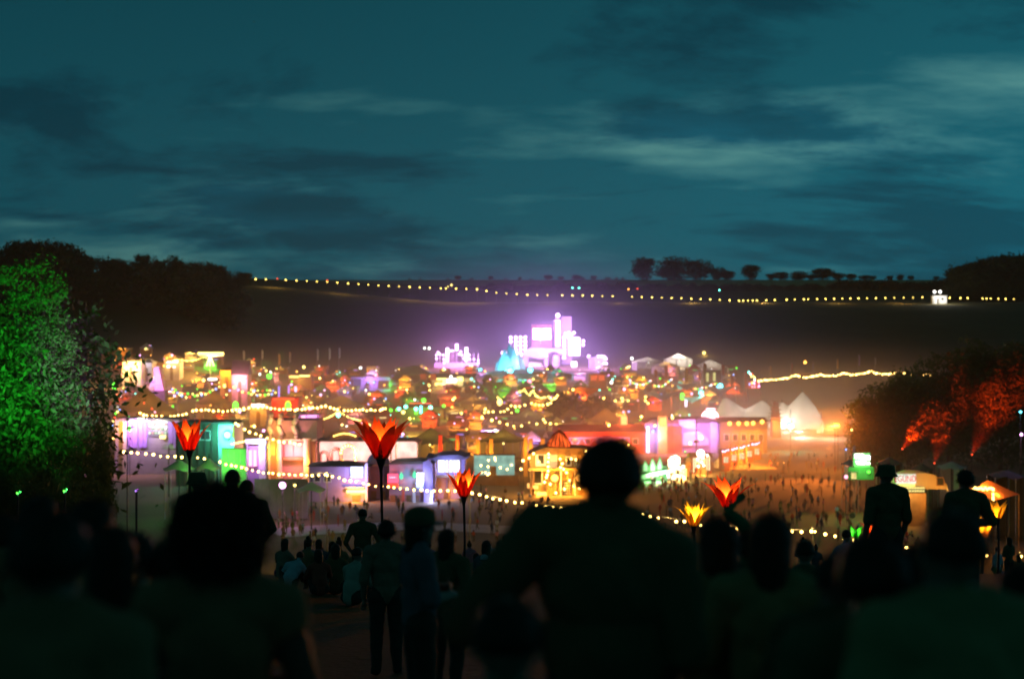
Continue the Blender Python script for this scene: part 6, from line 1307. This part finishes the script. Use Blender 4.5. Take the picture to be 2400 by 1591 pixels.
person("seated person with a white cap below the smaller lotus", 1137, 1300, 27, 'sit', R(10), T=BLK, hat='cap', hatm=WHT, hair='short', group="people sitting on the grass")
person("person in a pale blue shirt and cap standing by the long bulb string", 1760, 1240, 43, 'pockets', R(-30), T=BLU, hat='cap', hair='short')
person("person in a wide hat standing by the pale blue shirt", 1792, 1233, 43, 'stand', R(10), T=TANC, hat='wide', hair='long')
person("person in a flowered shirt beside the wide hat", 1828, 1262, 40, 'ease', R(-20), T=CRM, hair='short')
person("person crouching in a dark hood at the elbow of the cropped haired man", 1185, 1392, 3.7, 'kneel', R(5), T=BLK, hair='short', collar=True, bulk=1.2, hm=HAIRM)
# packed heads and shoulders along the bottom edge
person("person in a dark hood standing between the kneeling one and the broad dark haired one", 1962, 1292, 4.6, 'pockets', R(5), T=BLK, hair='short', collar=True, bulk=1.15)
person("person in a thick brown coat wedged behind the broad dark haired one", 2112, 1300, 4.4, 'stand', R(-8), T=BRN, hair='curly', collar=True, bulk=1.25)
person("person in an olive coat with a rounded shoulder at the eastern edge", 2235, 1392, 3.3, 'bent', R(10), T=KHK, hair='short', collar=True, bulk=1.3, size=.9)
person("person in a dark coat at the far eastern corner of the crowd", 2385, 1330, 5.0, 'stand', R(0), T=BLK, hair='long', collar=True)
person("person in a black coat between the brown vest and the seated back", 262, 1236, 4.6, 'pockets', R(15), T=BLK, hair='long', collar=True, bulk=1.15)
person("person in a brown coat close up at the western corner", 120, 1330, 3.4, 'stand', R(-6), T=BRN, hair='curly', collar=True, bulk=1.2, size=.9)
person("person in black standing between the round afro and the seated back", 392, 1262, 4.7, 'bent', R(8), T=BLK, hair='short', collar=True, bulk=1.1)
person("person in a khaki jacket beside the brown haired one", 1805, 1330, 5.2, 'folded', R(-10), T=KHK, hair='long', collar=True, size=.86)
# strangers further down the slope, seated and standing
gq = random.Random(11); KIT = []
TOPS = [("black", BLK), ("grey", GRYC), ("white", WHT), ("tan", TANC), ("red", REDC), ("blue", BLU), ("pink", PNK), ("brown", BRN)]
for ps in ('stand', 'ease', 'walk', 'sit', 'pockets', 'raise', 'raise2', 'folded'):
    for ti in range(4) if ps in ('stand', 'walk', 'sit', 'ease') else range(2):
        nm, tm_ = TOPS[(ti * 2 + len(ps)) % 8]
        me, J = body_mesh("body", ps, dict(T=tm_, A=tm_, F=SKINM, S=SKINM, P=gq.choice([DENIM, TROUS, KHK]), B=SHOE), .045)
        KIT.append((ps, nm, me, hair_mesh(gq.choice(['short', 'long', 'bun', 'short']), J, HAIRM, ti)))
def stranger(x, y, label_tail, group, kinds=None, rz=None):
    k = gq.choice([q for q in KIT if kinds is None or q[0] in kinds]); s = gq.uniform(.92, 1.06)
    verb = dict(stand="standing", ease="standing at ease", walk="walking", sit="sitting", pockets="with hands in pockets", raise2="with both arms up", folded="with folded arms"); verb['raise'] = "with one arm up"
    e = empty("person", (x, y, G(x, y)), "person in a %s top %s %s" % (k[1], verb[k[0]], label_tail), "person", group, gq.uniform(0, 6.28) if rz is None else rz); e.scale = (s, s, s)
    ob("body", k[2], e); ob("hair", k[3], e); return e
for _ in range(16):
    d = gq.uniform(27, 40); px = gq.choice([gq.uniform(640, 860), gq.uniform(690, 1000), gq.uniform(1000, 1230), gq.uniform(1800, 1990)])
    stranger(X(px, d), d, "on the grass slope", "people on the grass slope", ('sit',), gq.uniform(-.6, .6))
for _ in range(26):
    d = gq.uniform(47, 62); px = gq.choice([gq.uniform(620, 1000), gq.uniform(1000, 1230), gq.uniform(1780, 1990), gq.uniform(2270, 2400)])
    stranger(X(px, d), d, "on the grass slope", "people on the grass slope", ('stand', 'pockets', 'ease', 'folded'), gq.uniform(-.6, .6))
# crowd on the valley floor
spots = []
def scatter(n, pxa, pxb, da, db, bias=1.0):
    k = 0; tries = 0
    while k < n and tries < n * 30:
        tries += 1; d = da + (db - da) * gq.random() ** bias; px = gq.uniform(pxa, pxb); x = X(px, d)
        if any((x-a)**2 + (d-b_)**2 < .5 for a, b_ in spots): continue
        spots.append((x, d)); k += 1
scatter(120, 1500, 2110, 186, 292); scatter(34, 1500, 1660, 240, 262); scatter(30, 2120, 2330, 172, 198); scatter(56, 640, 1320, 180, 222); scatter(26, 1100, 1260, 215, 250); scatter(18, 1800, 1950, 292, 330); scatter(16, 640, 860, 205, 228)
for x, d in spots[:300]:
    stranger(x, d, "in the crowd on the valley floor", "crowd on the valley floor", ('stand', 'ease', 'walk', 'walk', 'pockets', 'raise', 'raise2', 'folded', 'sit'))
# the many more beyond the counted ones, seen only as a throng
ver = []; fac = []; fmi = []; TH = [BLK, GRYC, TANC, REDC, BRN, DENIM]
src = []
for k in KIT:
    if k[0] in ('stand', 'walk', 'ease', 'pockets'):
        n_ = len(k[2].vertices); co = np.empty(n_*3); k[2].vertices.foreach_get("co", co); src.append((co.reshape(-1, 3), [tuple(p.vertices) for p in k[2].polygons]))
scatter(170, 1500, 2120, 190, 300); scatter(60, 640, 1330, 182, 230)
for x, d in spots[300:]:
    co, fs = src[gq.randrange(len(src))]; a = gq.uniform(0, 6.28); ca, sa = math.cos(a), math.sin(a); o_ = len(ver); g_ = G(x, d)
    ver.extend((x + p[0]*ca - p[1]*sa, d + p[0]*sa + p[1]*ca, g_ + p[2]) for p in co); fac.extend(tuple(i + o_ for i in f) for f in fs); fmi.extend([gq.randrange(len(TH))] * len(fs))
me = bpy.data.meshes.new("crowd"); me.from_pydata(ver, [], fac)
for m_ in TH: me.materials.append(m_)
me.polygons.foreach_set("material_index", fmi); throng = ob("crowd", me); throng["kind"] = "stuff"
bpy.data.scenes.remove(BENCH)
HAZE = .00006
SMOKES = [("town_smoke", (-20, 415, 0), (360, 290, 33), .0021, (.9, .80, .62)), ("stage_smoke", (12, 690, 10), (200, 95, 80), .0046, (.88, .84, .92)), ("field_smoke", (44, 310, 0), (64, 110, 30), .0036, (.9, .76, .56))]
# ------------------------------------------------------------------ air
def volume(name, col, dens, aniso=.3):
    m = bpy.data.materials.new(name); m.use_nodes = True
    nt = m.node_tree; nt.nodes.clear()
    o = nt.nodes.new("ShaderNodeOutputMaterial"); v = nt.nodes.new("ShaderNodeVolumePrincipled")
    v.inputs["Color"].default_value = (*col, 1); v.inputs["Density"].default_value = dens; v.inputs["Anisotropy"].default_value = aniso
    nt.links.new(v.outputs[0], o.inputs["Volume"]); return m
hz = MB().box(-1500, 1500, -70, 3020, -14, 112).build("haze", volume("haze_air", (.9, .80, .55), HAZE))
hz["kind"] = "stuff"
def smoke(name, c, r, dens, col=(.9, .9, .9)):
    """drifting smoke, thick in its middle and thinning to nothing at its rim"""
    b = MB().ball((0, 0, 0), 1, 32, 16); m = volume(name + "_air", col, dens); nt = m.node_tree; N = nt.nodes.new; L = nt.links.new
    t = N("ShaderNodeTexCoord"); v = N("ShaderNodeVectorMath"); v.operation = 'LENGTH'; L(t.outputs["Object"], v.inputs[0])
    mr = N("ShaderNodeMapRange"); mr.interpolation_type = 'SMOOTHSTEP'; mr.inputs[1].default_value = 1.0; mr.inputs[2].default_value = .12; mr.inputs[3].default_value = 0; mr.inputs[4].default_value = dens
    L(v.outputs["Value"], mr.inputs[0])
    pv = [n for n in nt.nodes if n.type == 'PRINCIPLED_VOLUME'][0]; L(mr.outputs[0], pv.inputs["Density"])
    o = b.build(name, m, None, True, c); o.scale = r; o["kind"] = "stuff"; return o
for a in SMOKES: smoke(*a)
